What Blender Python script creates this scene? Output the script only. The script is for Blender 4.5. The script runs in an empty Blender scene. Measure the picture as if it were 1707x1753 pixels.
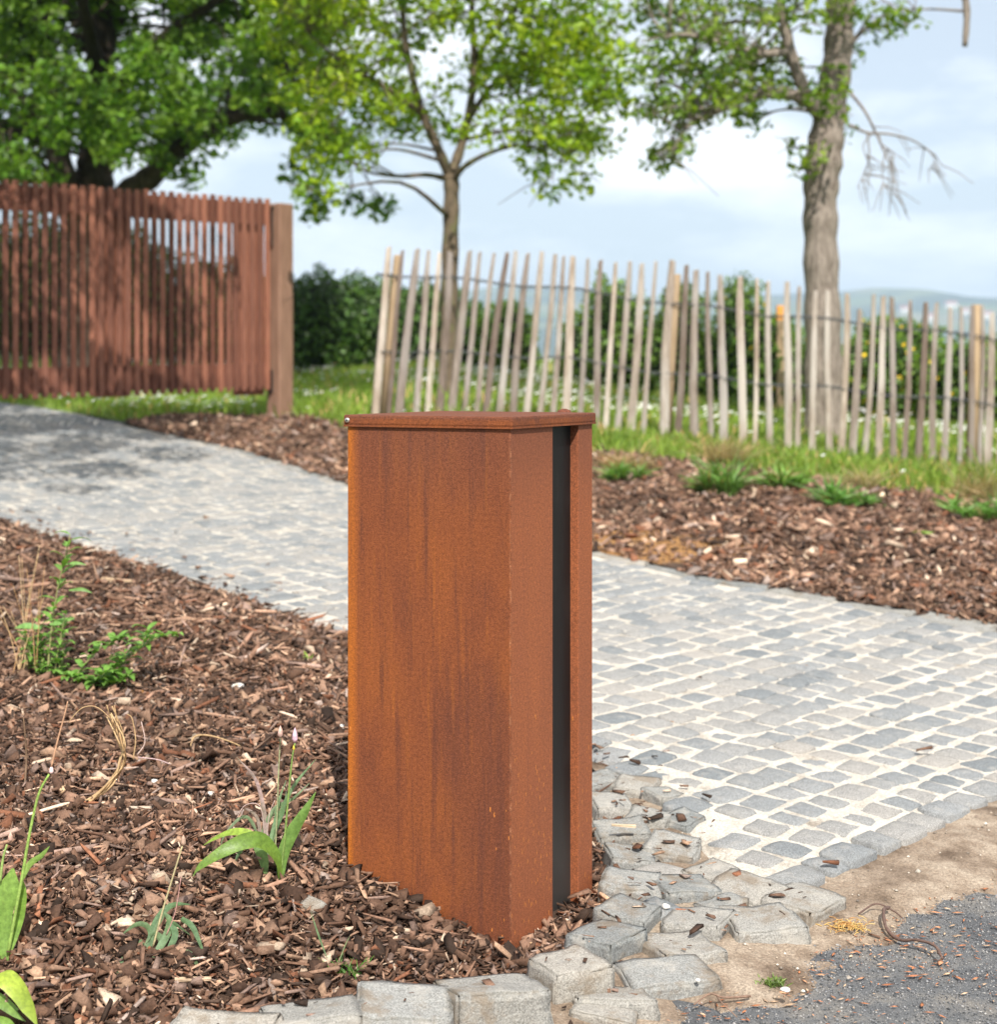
import bpy, bmesh, math, random
import numpy as np
from mathutils import Vector, Matrix, geometry
R = math.radians
rng = np.random.default_rng(7)
random.seed(7)
scene = bpy.context.scene
COL = scene.collection

# ------------------------------------------------------------------ camera, world, sun, exposure
FPX, HZ, CX, CAMZ = 3000.0, 640.0, 853.5, 1.188
cd = bpy.data.cameras.new('camera'); cam = bpy.data.objects.new('camera', cd); COL.objects.link(cam)
cam.location = (0, 0, CAMZ); cam.rotation_euler = (R(90), 0, 0)
cd.sensor_fit = 'HORIZONTAL'; cd.sensor_width = 36; cd.lens = 36 * FPX / 1707
cd.shift_y = -(876.5 - HZ) / 1707
cd.clip_start = 0.05; cd.clip_end = 30000
cd.dof.use_dof = True; cd.dof.focus_distance = 3.75; cd.dof.aperture_fstop = 4.5
scene.camera = cam

SUN_EL, SUN_AZ = 46.0, 171.6          # azimuth from +Y towards +X
sdir = Vector((math.sin(R(SUN_AZ)) * math.cos(R(SUN_EL)), math.cos(R(SUN_AZ)) * math.cos(R(SUN_EL)), math.sin(R(SUN_EL))))
w = bpy.data.worlds.new('World'); scene.world = w; w.use_nodes = True
nt = w.node_tree; N = nt.nodes; L = nt.links; N.clear()
wo = N.new('ShaderNodeOutputWorld'); bg = N.new('ShaderNodeBackground'); L.new(bg.outputs[0], wo.inputs[0])
sky = N.new('ShaderNodeTexSky'); sky.sky_type = 'NISHITA'; sky.sun_disc = False
sky.sun_elevation = R(SUN_EL); sky.sun_rotation = R(SUN_AZ); sky.dust_density = 1.2; sky.air_density = 1.0; sky.ozone_density = 1.4
tc = N.new('ShaderNodeTexCoord'); mp = N.new('ShaderNodeMapping'); mp.inputs['Scale'].default_value = (5, 5, 17)
mp.inputs['Location'].default_value = (1.3, 0.4, 0.0)
L.new(tc.outputs['Generated'], mp.inputs[0])
cn = N.new('ShaderNodeTexNoise'); cn.inputs['Scale'].default_value = 1.0; cn.inputs['Detail'].default_value = 6; cn.inputs['Roughness'].default_value = 0.55
L.new(mp.outputs[0], cn.inputs['Vector'])
cr = N.new('ShaderNodeValToRGB'); cr.color_ramp.elements[0].position = 0.40; cr.color_ramp.elements[0].color = (0.30, 0.30, 0.30, 1)
cr.color_ramp.elements[1].position = 0.60; cr.color_ramp.elements[1].color = (0.9, 0.9, 0.9, 1)
L.new(cn.outputs[0], cr.inputs[0])
cm = N.new('ShaderNodeMixRGB'); cm.inputs[2].default_value = (15.2, 15.3, 15.5, 1)
L.new(cr.outputs[0], cm.inputs[0]); L.new(sky.outputs[0], cm.inputs[1]); L.new(cm.outputs[0], bg.inputs[0])
bg.inputs[1].default_value = 0.074
sd = bpy.data.lights.new('sun', 'SUN'); sun = bpy.data.objects.new('sun', sd); COL.objects.link(sun)
sd.energy = 5.0; sd.angle = R(0.53); sd.color = (1.0, 0.94, 0.85)
sun.rotation_euler = sdir.to_track_quat('Z', 'Y').to_euler()
vs = scene.view_settings; vs.view_transform = 'Standard'; vs.look = 'None'; vs.gamma = 1; vs.use_curve_mapping = False; vs.exposure = 0.55
scene.cycles.use_denoising = True
scene.cycles.max_bounces = 8; scene.cycles.transparent_max_bounces = 8

# ------------------------------------------------------------------ small helpers
def W(px, py, Y):
    return Vector(((px - CX) / FPX * Y, Y, CAMZ - (py - HZ) / FPX * Y))
def plane(X, Y):
    Yc = np.minimum(Y, 14.0)
    return 0.07 * (Yc - 3.7) + 0.045 * np.maximum(np.minimum(Y, 26) - 14, 0) - 0.04 * X
def GP(px, py, h=0.0):                 # the point of the (raised) ground plane a pixel falls on
    Y = FPX * (CAMZ + 0.259 - h) / (py - HZ + 210 - 0.04 * (px - CX))
    X = (px - CX) / FPX * Y
    return Vector((X, Y, 0.07 * (Y - 3.7) - 0.04 * X + h))
def sst(a, b, x):
    t = np.clip((x - a) / (b - a), 0, 1); return t * t * (3 - 2 * t)
def bank(X, Y):
    s = (X - 2) * 0.794 + (Y - 7.05) * 0.608
    amp = np.interp(X, [-2.4, -1.2, -0.4, 1.0, 3.5, 8], [0.0, 0.14, 0.22, 0.13, -.01, -.04])
    return amp * sst(0.05, 2.4, s)
def zg(X, Y):
    return plane(X, Y) + bank(X, Y)
def link(o, parent=None):
    COL.objects.link(o)
    if parent is not None: o.parent = parent
    return o
def tag(o, label=None, cat=None, group=None, kind=None):
    if label: o['label'] = label
    if cat: o['category'] = cat
    if group: o['group'] = group
    if kind: o['kind'] = kind
    return o
def empty(name, loc=(0, 0, 0), rz=0.0):
    o = bpy.data.objects.new(name, None); COL.objects.link(o); o.location = loc; o.rotation_euler = (0, 0, rz); o.empty_display_size = .05
    return o
def mesh_obj(name, v, f, mat, parent=None, smooth=False, cols=None):
    me = bpy.data.meshes.new(name)
    me.from_pydata([tuple(p) for p in v], [], f); me.update()
    if cols is not None:
        a = me.color_attributes.new('tint', 'FLOAT_COLOR', 'POINT'); a.data.foreach_set('color', np.asarray(cols, dtype=np.float32).ravel())
    if smooth: me.polygons.foreach_set('use_smooth', [True] * len(me.polygons))
    me.materials.append(mat)
    return link(bpy.data.objects.new(name, me), parent)
def np_mesh(name, V, F, mat, parent=None, cols=None, smooth=False):
    """V (n,3) F (m,k) all faces of k corners"""
    me = bpy.data.meshes.new(name)
    m, k = F.shape
    me.vertices.add(len(V)); me.vertices.foreach_set('co', np.ascontiguousarray(V, dtype=np.float32).ravel())
    me.loops.add(m * k); me.loops.foreach_set('vertex_index', np.ascontiguousarray(F, dtype=np.int32).ravel())
    me.polygons.add(m); me.polygons.foreach_set('loop_start', np.arange(0, m * k, k, dtype=np.int32))
    if smooth: me.polygons.foreach_set('use_smooth', np.ones(m, dtype=bool))
    me.update(calc_edges=True); me.validate()
    if cols is not None:
        a = me.color_attributes.new('tint', 'FLOAT_COLOR', 'POINT'); a.data.foreach_set('color', np.ascontiguousarray(cols, dtype=np.float32).ravel())
    me.materials.append(mat)
    return link(bpy.data.objects.new(name, me), parent)
class MB:
    def __init__(s): s.v = []; s.f = []; s.c = []
    def add(s, v, f, col=None):
        o = len(s.v); s.v += [tuple(p) for p in v]; s.f += [tuple(i + o for i in q) for q in f]
        s.c += [(*(col or (1, 1, 1)), 1)] * len(v)
    def box(s, x0, x1, y0, y1, z0, z1, col=None):
        s.add([(x0, y0, z0), (x1, y0, z0), (x1, y1, z0), (x0, y1, z0), (x0, y0, z1), (x1, y0, z1), (x1, y1, z1), (x0, y1, z1)],
              [(0, 3, 2, 1), (4, 5, 6, 7), (0, 1, 5, 4), (1, 2, 6, 5), (2, 3, 7, 6), (3, 0, 4, 7)], col)
    def tube(s, pts, rad, n=6, col=None):
        pts = [Vector(p) for p in pts]; k = len(pts)
        if not hasattr(rad, '__len__'): rad = [rad] * k
        v = []; up = Vector((0.31, 0.12, 0.94)); a = None
        for i, p in enumerate(pts):
            t = (pts[min(i + 1, k - 1)] - pts[max(i - 1, 0)])
            t = t.normalized() if t.length > 1e-9 else Vector((0, 0, 1))
            if a is None: a = t.cross(up if abs(t.dot(up)) < 0.95 else Vector((1, 0, 0))).normalized()
            else:
                a = a - t * a.dot(t); a = a.normalized() if a.length > 1e-6 else t.orthogonal().normalized()
            b = t.cross(a)
            for j in range(n):
                th = 2 * math.pi * j / n
                v.append(p + (a * math.cos(th) + b * math.sin(th)) * rad[i])
        f = [(i * n + j, i * n + (j + 1) % n, (i + 1) * n + (j + 1) % n, (i + 1) * n + j) for i in range(k - 1) for j in range(n)]
        f.append(tuple(reversed(range(n)))); f.append(tuple((k - 1) * n + j for j in range(n)))
        s.add(v, f, col)
    def ribbon(s, pts, wid, side, fold=0.25, col=None):
        """leaf strip with a folded midrib; side = sideways vector"""
        pts = [Vector(p) for p in pts]; side = Vector(side).normalized(); k = len(pts); v = []
        for i, p in enumerate(pts):
            t = (pts[min(i + 1, k - 1)] - pts[max(i - 1, 0)]).normalized()
            sd_ = (side - t * side.dot(t)).normalized(); nn = sd_.cross(t)
            h = wid[i]
            v += [p - sd_ * h + nn * h * fold, p, p + sd_ * h + nn * h * fold]
        f = []
        for i in range(k - 1):
            b = i * 3; f += [(b, b + 1, b + 4, b + 3), (b + 1, b + 2, b + 5, b + 4)]
        s.add(v, f, col)
    def build(s, name, mat, parent=None, smooth=False, tint=False):
        return mesh_obj(name, s.v, s.f, mat, parent, smooth, s.c if tint else None)
def smooth_path(pts, n=10):
    """Catmull-Rom through pts"""
    P = [Vector(p) for p in pts]; P = [P[0] * 2 - P[1]] + P + [P[-1] * 2 - P[-2]]; out = []
    for i in range(1, len(P) - 2):
        for k in range(n):
            t = k / n; a, b, c, d = P[i - 1], P[i], P[i + 1], P[i + 2]
            out.append(0.5 * ((2 * b) + (c - a) * t + (2 * a - 5 * b + 4 * c - d) * t * t + (3 * b - a - 3 * c + d) * t ** 3))
    out.append(P[-2]); return out

# ------------------------------------------------------------------ materials
class NM:
    def __init__(s, name, rough=0.8, spec=0.3):
        s.m = bpy.data.materials.new(name); s.m.use_nodes = True; s.t = s.m.node_tree; s.n = s.t.nodes
        s.b = s.n['Principled BSDF']; s.o = s.n['Material Output']
        s.b.inputs['Roughness'].default_value = rough; s.b.inputs['Specular IOR Level'].default_value = spec
        s.tc = s.n.new('ShaderNodeTexCoord')
    def l(s, a, b): s.t.links.new(a, b)
    def setv(s, inp, x):
        if hasattr(x, 'is_output') or hasattr(x, 'links'): s.l(x, inp)
        else: inp.default_value = x
    def map(s, scale=(1, 1, 1), src='Object', loc=(0, 0, 0)):
        m = s.n.new('ShaderNodeMapping'); m.inputs['Scale'].default_value = scale; m.inputs['Location'].default_value = loc
        s.l(s.tc.outputs[src] if isinstance(src, str) else src, m.inputs[0]); return m.outputs[0]
    def noise(s, vec, scale, detail=4, rough=0.55):
        x = s.n.new('ShaderNodeTexNoise'); s.l(vec, x.inputs['Vector']); x.inputs['Scale'].default_value = scale
        x.inputs['Detail'].default_value = detail; x.inputs['Roughness'].default_value = rough; return x.outputs[0]
    def voro(s, vec, scale, out='Distance', feat='F1'):
        x = s.n.new('ShaderNodeTexVoronoi'); x.feature = feat; s.l(vec, x.inputs['Vector']); x.inputs['Scale'].default_value = scale; return x.outputs[out]
    def ramp(s, fac, *stops):
        r = s.n.new('ShaderNodeValToRGB'); e = r.color_ramp.elements
        while len(e) < len(stops): e.new(0.5)
        for q, (p, c) in zip(e, stops):
            q.position = p; q.color = (*c, 1) if hasattr(c, '__len__') else (c, c, c, 1)
        s.l(fac, r.inputs[0]); return r.outputs[0]
    def mix(s, fac, a, b, mode='MIX'):
        x = s.n.new('ShaderNodeMixRGB'); x.blend_type = mode
        for i, q in ((0, fac), (1, a), (2, b)):
            if isinstance(q, tuple): x.inputs[i].default_value = (*q, 1)
            else: s.setv(x.inputs[i], q)
        return x.outputs[0]
    def math(s, op, a, b=0.0, clamp=False):
        x = s.n.new('ShaderNodeMath'); x.operation = op; x.use_clamp = clamp; s.setv(x.inputs[0], a); s.setv(x.inputs[1], b); return x.outputs[0]
    def mr(s, v, a, b, c=0.0, d=1.0):
        x = s.n.new('ShaderNodeMapRange'); x.interpolation_type = 'SMOOTHSTEP'
        s.setv(x.inputs[0], v); x.inputs[1].default_value = a; x.inputs[2].default_value = b; x.inputs[3].default_value = c; x.inputs[4].default_value = d
        return x.outputs[0]
    def attr(s, name='tint'):
        x = s.n.new('ShaderNodeAttribute'); x.attribute_name = name; return x.outputs['Color']
    def rnd(s): return s.n.new('ShaderNodeObjectInfo').outputs['Random']
    def sep(s, vec):
        x = s.n.new('ShaderNodeSeparateXYZ'); s.l(vec, x.inputs[0]); return x.outputs
    def comb(s, x_, y_, z_):
        x = s.n.new('ShaderNodeCombineXYZ')
        for i, q in enumerate((x_, y_, z_)): s.setv(x.inputs[i], q)
        return x.outputs[0]
    def bump(s, h, strength, dist):
        x = s.n.new('ShaderNodeBump'); x.inputs['Strength'].default_value = strength; x.inputs['Distance'].default_value = dist
        s.l(h, x.inputs['Height']); s.l(x.outputs[0], s.b.inputs['Normal'])
    def col(s, c):
        if isinstance(c, tuple): s.b.inputs['Base Color'].default_value = (*c, 1)
        else: s.l(c, s.b.inputs['Base Color'])
        return s.m
def translucent(nm, colsock, amount=0.35):
    tr = nm.n.new('ShaderNodeBsdfTranslucent'); mx = nm.n.new('ShaderNodeMixShader'); mx.inputs[0].default_value = amount
    if isinstance(colsock, tuple): tr.inputs[0].default_value = (*colsock, 1)
    else: nm.l(colsock, tr.inputs[0])
    nm.l(nm.b.outputs[0], mx.inputs[1]); nm.l(tr.outputs[0], mx.inputs[2]); nm.l(mx.outputs[0], nm.o.inputs[0])

def m_rust(cap=False):
    n = NM('weathering_steel_cap' if cap else 'weathering_steel', 0.78, 0.25)
    o = n.tc.outputs['Object']; X, Y, Z = n.sep(o)
    h = n.math('ADD', X, Y); hv = n.comb(h, n.math('MULTIPLY', Z, 0.045), n.math('MULTIPLY', Y, 3.0))
    streak = n.noise(hv, 34, 6, 0.68); streak2 = n.noise(hv, 75, 3, 0.6)
    fv = n.comb(h, n.math('MULTIPLY', Z, 0.45), Y)
    cloud = n.noise(fv, 7, 6, 0.62); grain = n.noise(o, 430, 2, 0.75); grain2 = n.noise(o, 150, 3, 0.7)
    base = n.ramp(cloud, (0.3, (0.128, 0.039, 0.018)), (0.5, (0.178, 0.052, 0.018)), (0.72, (0.225, 0.066, 0.017)))
    if not cap:
        base = n.mix(n.mr(streak, 0.5, 0.66, 0, 0.6), base, (0.085, 0.029, 0.018))
        base = n.mix(n.mr(streak2, 0.52, 0.8, 0, 0.5), base, (0.29, 0.088, 0.016))
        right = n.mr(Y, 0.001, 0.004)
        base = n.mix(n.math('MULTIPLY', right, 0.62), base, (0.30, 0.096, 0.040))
        edge = n.math('MULTIPLY', n.mr(X, -0.362, -0.40), n.math('SUBTRACT', 1.0, right))
        edge = n.math('MULTIPLY', edge, n.mr(n.math('ADD', streak, n.math('MULTIPLY', Z, 0.12)), 0.35, 0.62, 0.25, 1.0))
        base = n.mix(edge, base, (0.36, 0.105, 0.012))
        # the purple brown stain low beside the front corner
        dx = n.math('DIVIDE', n.math('ADD', X, 0.05), 0.13); dz = n.math('DIVIDE', n.math('SUBTRACT', Z, 0.22), 0.36)
        r2 = n.math('ADD', n.math('MULTIPLY', dx, dx), n.math('MULTIPLY', dz, dz))
        st = n.mr(n.math('ADD', r2, n.math('MULTIPLY', n.math('SUBTRACT', cloud, 0.5), 2.4)), 1.3, 0.3, 0, 0.42)
        st = n.math('MULTIPLY', st, n.math('SUBTRACT', 1.0, n.math('MULTIPLY', right, 0.75)))
        base = n.mix(st, base, (0.088, 0.030, 0.020))
        # dark mottling below the cap
        base = n.mix(n.math('MULTIPLY', n.mr(n.math('ADD', Z, n.math('MULTIPLY', cloud, 0.35)), 1.02, 1.26, 0, 0.5), n.math('SUBTRACT', 1.0, edge)), base, (0.11, 0.042, 0.028))
        # bright orange flecks running down
        ev = n.comb(n.math('MULTIPLY', h, 1.0), n.math('MULTIPLY', Z, 0.33), Y)
        fl = n.math('LESS_THAN', n.voro(ev, 88), 0.16)
        near = n.math('MAXIMUM', n.math('MULTIPLY', n.mr(X, -0.11, -0.01), n.mr(Z, 0.75, 0.1)), n.mr(X, -0.385, -0.398))
        flm = n.math('GREATER_THAN', n.math('MULTIPLY', n.noise(fv, 31, 3), n.math('ADD', near, 0.5)), 0.585)
        base = n.mix(n.math('MULTIPLY', n.math('MULTIPLY', fl, flm), 0.9), base, (0.50, 0.17, 0.035))
        # pale worn weld along the front corner
        dc = n.math('SUBTRACT', n.math('ABSOLUTE', X), n.math('MULTIPLY', Y, -1.0))
        wv = n.mr(dc, 0.0048, 0.0022); wn = n.mr(n.noise(n.comb(n.math('MULTIPLY', h, 2.0), Z, 0.0), 34, 8, 0.8), 0.46, 0.66)
        base = n.mix(n.math('MULTIPLY', n.math('MULTIPLY', wv, wn), 0.6), base, (0.40, 0.19, 0.10))
    else:
        base = n.mix(n.mr(Z, 1.086, 1.094, 0, 0.6), base, (0.12, 0.045, 0.03))
        base = n.mix(n.mr(n.noise(o, 30, 4), 0.55, 0.7, 0, 0.6), base, (0.10, 0.034, 0.022))
    g = n.math('ADD', n.math('MULTIPLY', grain, 0.6), n.math('MULTIPLY', grain2, 0.4))
    base = n.mix(1.0, base, n.ramp(g, (0.32, 0.42), (0.5, 1.0), (0.68, 1.75)), 'MULTIPLY')
    n.bump(g, 0.6, 0.0015)
    return n.col(base)
def m_wood(name, dark, light, var=0.5, zscale=0.08, grey=None):
    n = NM(name, 0.75, 0.25)
    v = n.map((1, 1, zscale)); g = n.noise(v, 55, 5, 0.65); g2 = n.noise(n.map((1, 1, .4)), 4, 3)
    c = n.mix(n.ramp(g, (0.3, 0), (0.7, 1)), dark, light)
    if grey: c = n.mix(n.mr(g2, 0.4, 0.62, 0, .7), c, grey)
    c = n.mix(var, c, n.ramp(n.rnd(), (0, (0.5, 0.42, 0.38)), (0.5, (1, 1, 1)), (1, (1.45, 1.4, 1.3))), 'MULTIPLY')
    n.bump(g, 0.5, 0.003); return n.col(c)
def m_bark(name, a, b, lichen=None):
    n = NM(name, 0.9, 0.15)
    g = n.noise(n.map((1, 1, .22)), 38, 5, 0.7); g2 = n.noise(n.map(), 6, 4)
    c = n.mix(n.ramp(g, (0.35, 0), (0.65, 1)), a, b)
    if lichen: c = n.mix(n.mr(g2, 0.5, 0.62, 0, .6), c, lichen)
    n.bump(g, 0.9, 0.02); return n.col(c)
def m_leaf(name, stops, tr=0.35, rough=0.45, trcol=None):
    n = NM(name, rough, 0.4)
    c = n.mix(1.0, n.ramp(n.noise(n.map(), 3, 3), *stops), n.attr(), 'MULTIPLY')
    n.col(c)
    translucent(n, n.mix(1.0, c, trcol or (1.4, 1.5, 0.6), 'MULTIPLY'), tr); return n.m
def m_stone(name, use_rnd=True, kerb=False):
    n = NM(name, 0.82, 0.3); o = n.map()
    if use_rnd:
        r = n.rnd(); wv = n.n.new('ShaderNodeVectorMath'); wv.operation = 'ADD'; n.l(n.n.new('ShaderNodeNewGeometry').outputs['Position'], wv.inputs[0])
        cx = n.comb(n.math('MULTIPLY', r, 37.0), n.math('MULTIPLY', r, 91.0), r); n.l(cx, wv.inputs[1]); o = wv.outputs[0]
    else: r = n.sep(n.attr())[0]
    c = n.ramp(r, (0.0, (0.165, 0.18, 0.19)), (0.3, (0.245, 0.252, 0.255)), (0.55, (0.285, 0.275, 0.26)), (0.8, (0.205, 0.217, 0.224)), (1.0, (0.32, 0.30, 0.275)))
    sp = n.noise(o, 260 if use_rnd else 200, 3, 0.85); mid = n.noise(o, 24, 5, 0.65)
    c = n.mix(1.0, c, n.ramp(sp, (0.32, 0.5), (0.5, 1.0), (0.68, 1.6)), 'MULTIPLY')
    c = n.mix(n.mr(mid, 0.5, 0.72, 0, 0.5), c, (0.36, 0.345, 0.32)); c = n.mix(n.mr(mid, 0.42, 0.28, 0, 0.4), c, (0.15, 0.16, 0.17))
    if kerb:
        big = n.noise(o, 9, 5, 0.7); c = n.mix(1.0, c, (1.12, 1.09, 1.03), 'MULTIPLY'); c = n.mix(n.mr(big, 0.5, 0.66, 0, 0.65), c, (0.20, 0.15, 0.10)); c = n.mix(n.mr(big, 0.44, 0.3, 0, 0.5), c, (0.46, 0.43, 0.385))
    n.bump(n.math('ADD', n.math('MULTIPLY', mid, 1.0), n.math('MULTIPLY', sp, 0.25)), 0.8, 0.012)
    return n.col(c)
def m_plain_noise(name, stops, scale, bump=0.4, dist=0.01, rough=0.9, fine=None, spec=0.2):
    n = NM(name, rough, spec); a = n.noise(n.map(), scale, 8, 0.65); c = n.ramp(a, *stops)
    hgt = a
    if fine:
        f = n.noise(n.map(), fine, 3, 0.8); c = n.mix(1.0, c, n.ramp(f, (0.3, 0.6), (0.5, 1.0), (0.72, 1.6)), 'MULTIPLY'); hgt = n.math('ADD', a, n.math('MULTIPLY', f, .5))
    n.bump(hgt, bump, dist); return n.col(c)
def m_tint(name, rough=0.85, spec=0.2, fine=120, tr=0.0, mult=None):
    n = NM(name, rough, spec); f = n.noise(n.map(), fine, 3, 0.7)
    c = n.mix(1.0, n.attr(), n.ramp(f, (0.3, 0.65), (0.5, 1.0), (0.7, 1.35)), 'MULTIPLY')
    if tr: w_ = n.noise(n.map(), 30, 5, .7); c = n.mix(n.mr(w_, .6, .72, 0, .55), c, (.30, .22, .06)); c = n.mix(n.mr(n.noise(n.map(), 9, 3), .35, .65, 0, .45), c, (.06, .13, .02))
    n.bump(f, 0.4, 0.003); n.col(c)
    if tr: translucent(n, n.mix(1.0, c, (1.3, 1.4, 0.6), 'MULTIPLY'), tr)
    return n.m
def m_flat(name, c, rough=0.6, spec=0.4, metal=0.0):
    n = NM(name, rough, spec); n.b.inputs['Metallic'].default_value = metal
    f = n.noise(n.map(), 60, 3); n.bump(f, 0.15, 0.002)
    return n.col(n.mix(1.0, c, n.ramp(f, (0.3, 0.8), (0.7, 1.2)), 'MULTIPLY'))

M = {}
M['rust'] = m_rust(); M['rustcap'] = m_rust(True)
def m_black():
    n = NM('black_panel', 0.5, 0.2); o = n.map((1, 1, .08)); a = n.noise(o, 60, 4, .7); b = n.noise(n.map(), 9, 4)
    c = n.mix(n.mr(b, 0.45, 0.7, 0, .7), (0.006, 0.006, 0.0065), (0.014, 0.014, 0.014)); c = n.mix(n.mr(a, .6, .75, 0, .35), c, (.032, .03, .028))
    Z = n.sep(n.tc.outputs['Object'])[2]
    c = n.mix(n.mr(n.math('ADD', Z, n.math('MULTIPLY', b, .2)), 0.42, 0.1, 0, .55), c, (.055, .052, .048))   # splashed dust low down
    return n.col(c)
M['black'] = m_black()
M['zinc'] = m_flat('zinc_screw', (0.62, 0.60, 0.57), 0.35, .5, 0.9)
M['iron'] = m_flat('dark_iron', (0.03, 0.028, 0.027), 0.5, .4, .5)
M['wire'] = m_flat('fence_wire', (0.06, 0.065, 0.07), 0.5, .4, .5)
M['gate'] = m_wood('hardwood', (0.108, 0.042, 0.029), (0.275, 0.118, 0.078), 0.9)
M['gpost'] = m_wood('hardwood_post', (0.15, 0.083, 0.055), (0.28, 0.165, 0.115), 0.1)
M['picket'] = m_wood('split_chestnut', (0.15, 0.115, 0.09), (0.38, 0.325, 0.285), 0.9, 0.1, (0.42, 0.395, 0.375))
M['fpost'] = m_wood('round_post', (0.25, 0.175, 0.10), (0.40, 0.30, 0.20), 0.3)
M['bark'] = m_bark('grey_bark', (0.13, 0.105, 0.085), (0.34, 0.29, 0.25))
M['bark2'] = m_bark('brown_bark', (0.07, 0.055, 0.04), (0.21, 0.16, 0.11), (0.14, 0.15, 0.06))
M['bark3'] = m_bark('dark_bark', (0.025, 0.02, 0.016), (0.085, 0.065, 0.05))
M['leafA'] = m_leaf('leaves_deep', [(0.35, (0.075, 0.18, 0.024)), (0.65, (0.165, 0.30, 0.04))], 0.42)
M['leafB'] = m_leaf('leaves_lime', [(0.35, (0.14, 0.28, 0.018)), (0.65, (0.31, 0.41, 0.022))], 0.45)
M['leafC'] = m_leaf('leaves_mid', [(0.35, (0.095, 0.20, 0.022)), (0.65, (0.20, 0.30, 0.04))], 0.42)
M['leafH'] = m_leaf('leaves_hedge', [(0.35, (0.03, 0.08, 0.016)), (0.65, (0.065, 0.145, 0.026))], 0.22)
M['leafS'] = m_leaf('leaves_shrub', [(0.35, (0.055, 0.13, 0.02)), (0.65, (0.13, 0.24, 0.04))], 0.35)
M['grass'] = m_leaf('grass_blades', [(0.3, (0.13, 0.22, 0.035)), (0.7, (0.25, 0.34, 0.065))], 0.35, 0.6)
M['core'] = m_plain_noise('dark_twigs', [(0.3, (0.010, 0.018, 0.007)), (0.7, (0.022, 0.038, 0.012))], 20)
M['lawn'] = m_plain_noise('lawn_soil', [(0.3, (0.10, 0.16, 0.03)), (0.7, (0.19, 0.26, 0.055))], 3, .4, .03, fine=60)
M['soil'] = m_plain_noise('bark_soil', [(0.3, (0.035, 0.021, 0.014)), (0.7, (0.085, 0.052, 0.036))], 14, .8, .02, fine=140)
def m_bankbed():
    n = NM('bark_bed_soil', .9, .2); a = n.noise(n.map(), 14, 8, .65); c = n.ramp(a, (.3, (.04, .026, .018)), (.7, (.10, .064, .045)))
    X, Y, Z = n.sep(n.tc.outputs['Object'])
    d = n.math('ADD', n.math('ABSOLUTE', n.math('SUBTRACT', X, 0.75)), n.math('MULTIPLY', n.math('ABSOLUTE', n.math('SUBTRACT', Y, 8.75)), .9))
    d = n.math('ADD', d, n.math('MULTIPLY', n.math('SUBTRACT', n.noise(n.map(), 5, 4), .5), 1.2))
    c = n.mix(n.mr(d, .62, .4), c, (.32, .17, .065)); n.bump(a, .8, .02); return n.col(c)
M['soil2'] = m_bankbed()
M['sand'] = m_plain_noise('sandy_verge', [(0.34, (0.12, 0.085, 0.06)), (0.48, (0.25, 0.19, 0.14)), (0.62, (0.38, 0.31, 0.24))], 7, .8, .015, fine=170)
M['asphalt'] = m_plain_noise('asphalt', [(0.3, (0.055, 0.058, 0.064)), (0.5, (0.115, 0.118, 0.122)), (0.66, (0.19, 0.175, 0.155))], 4.5, .7, .006, fine=230)
M['mortar'] = m_plain_noise('pale_mortar', [(0.3, (0.27, 0.235, 0.195)), (0.44, (0.43, 0.395, 0.345)), (0.62, (0.52, 0.485, 0.43))], 11, .7, .006, fine=150)
M['stone'] = m_stone('granite'); M['kerb'] = m_stone('kerb_granite', True, True); M['stoneS'] = m_stone('granite_far', False)
M['chip'] = m_tint('bark_chips', .85, .2, 160)
M['bits'] = m_tint('dry_bits', .85, .2, 200)
M['plant'] = m_tint('plant_leaf', .42, .45, 90, .28)
M['dry'] = m_tint('dry_stalk', .7, .3, 120)
M['daisy'] = m_flat('daisy_white', (0.8, 0.8, 0.76)); M['yellow'] = m_flat('yellow_petals', (0.75, 0.5, 0.02))
M['pebble'] = m_flat('pale_pebble', (0.68, 0.66, 0.62), .7)
M['nut'] = m_flat('nut_shell', (0.36, 0.17, 0.07), .4)
M['render'] = m_flat('pale_render', (0.72, 0.69, 0.64)); M['rooftile'] = m_flat('roof_tiles', (0.30, 0.12, 0.08)); M['glass'] = m_flat('window_glass', (0.03, 0.04, 0.05), .1)
def m_land():
    n = NM('far_land', .95, .1); v = n.map((1, 1, 0)); cell = n.voro(v, 0.006, 'Color'); a = n.noise(v, .02, 6, .6); w_ = n.noise(v, .0045, 5, .6)
    c = n.ramp(n.sep(cell)[0], (0, (.06, .10, .025)), (.4, (.10, .15, .035)), (.7, (.14, .17, .06)), (1, (.19, .18, .09)))
    c = n.mix(n.mr(w_, .47, .55), c, (.025, .05, .018)); c = n.mix(n.mr(a, .35, .7, 0, .4), c, (.05, .08, .02)); return n.col(c)
M['land'] = m_land()

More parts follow.
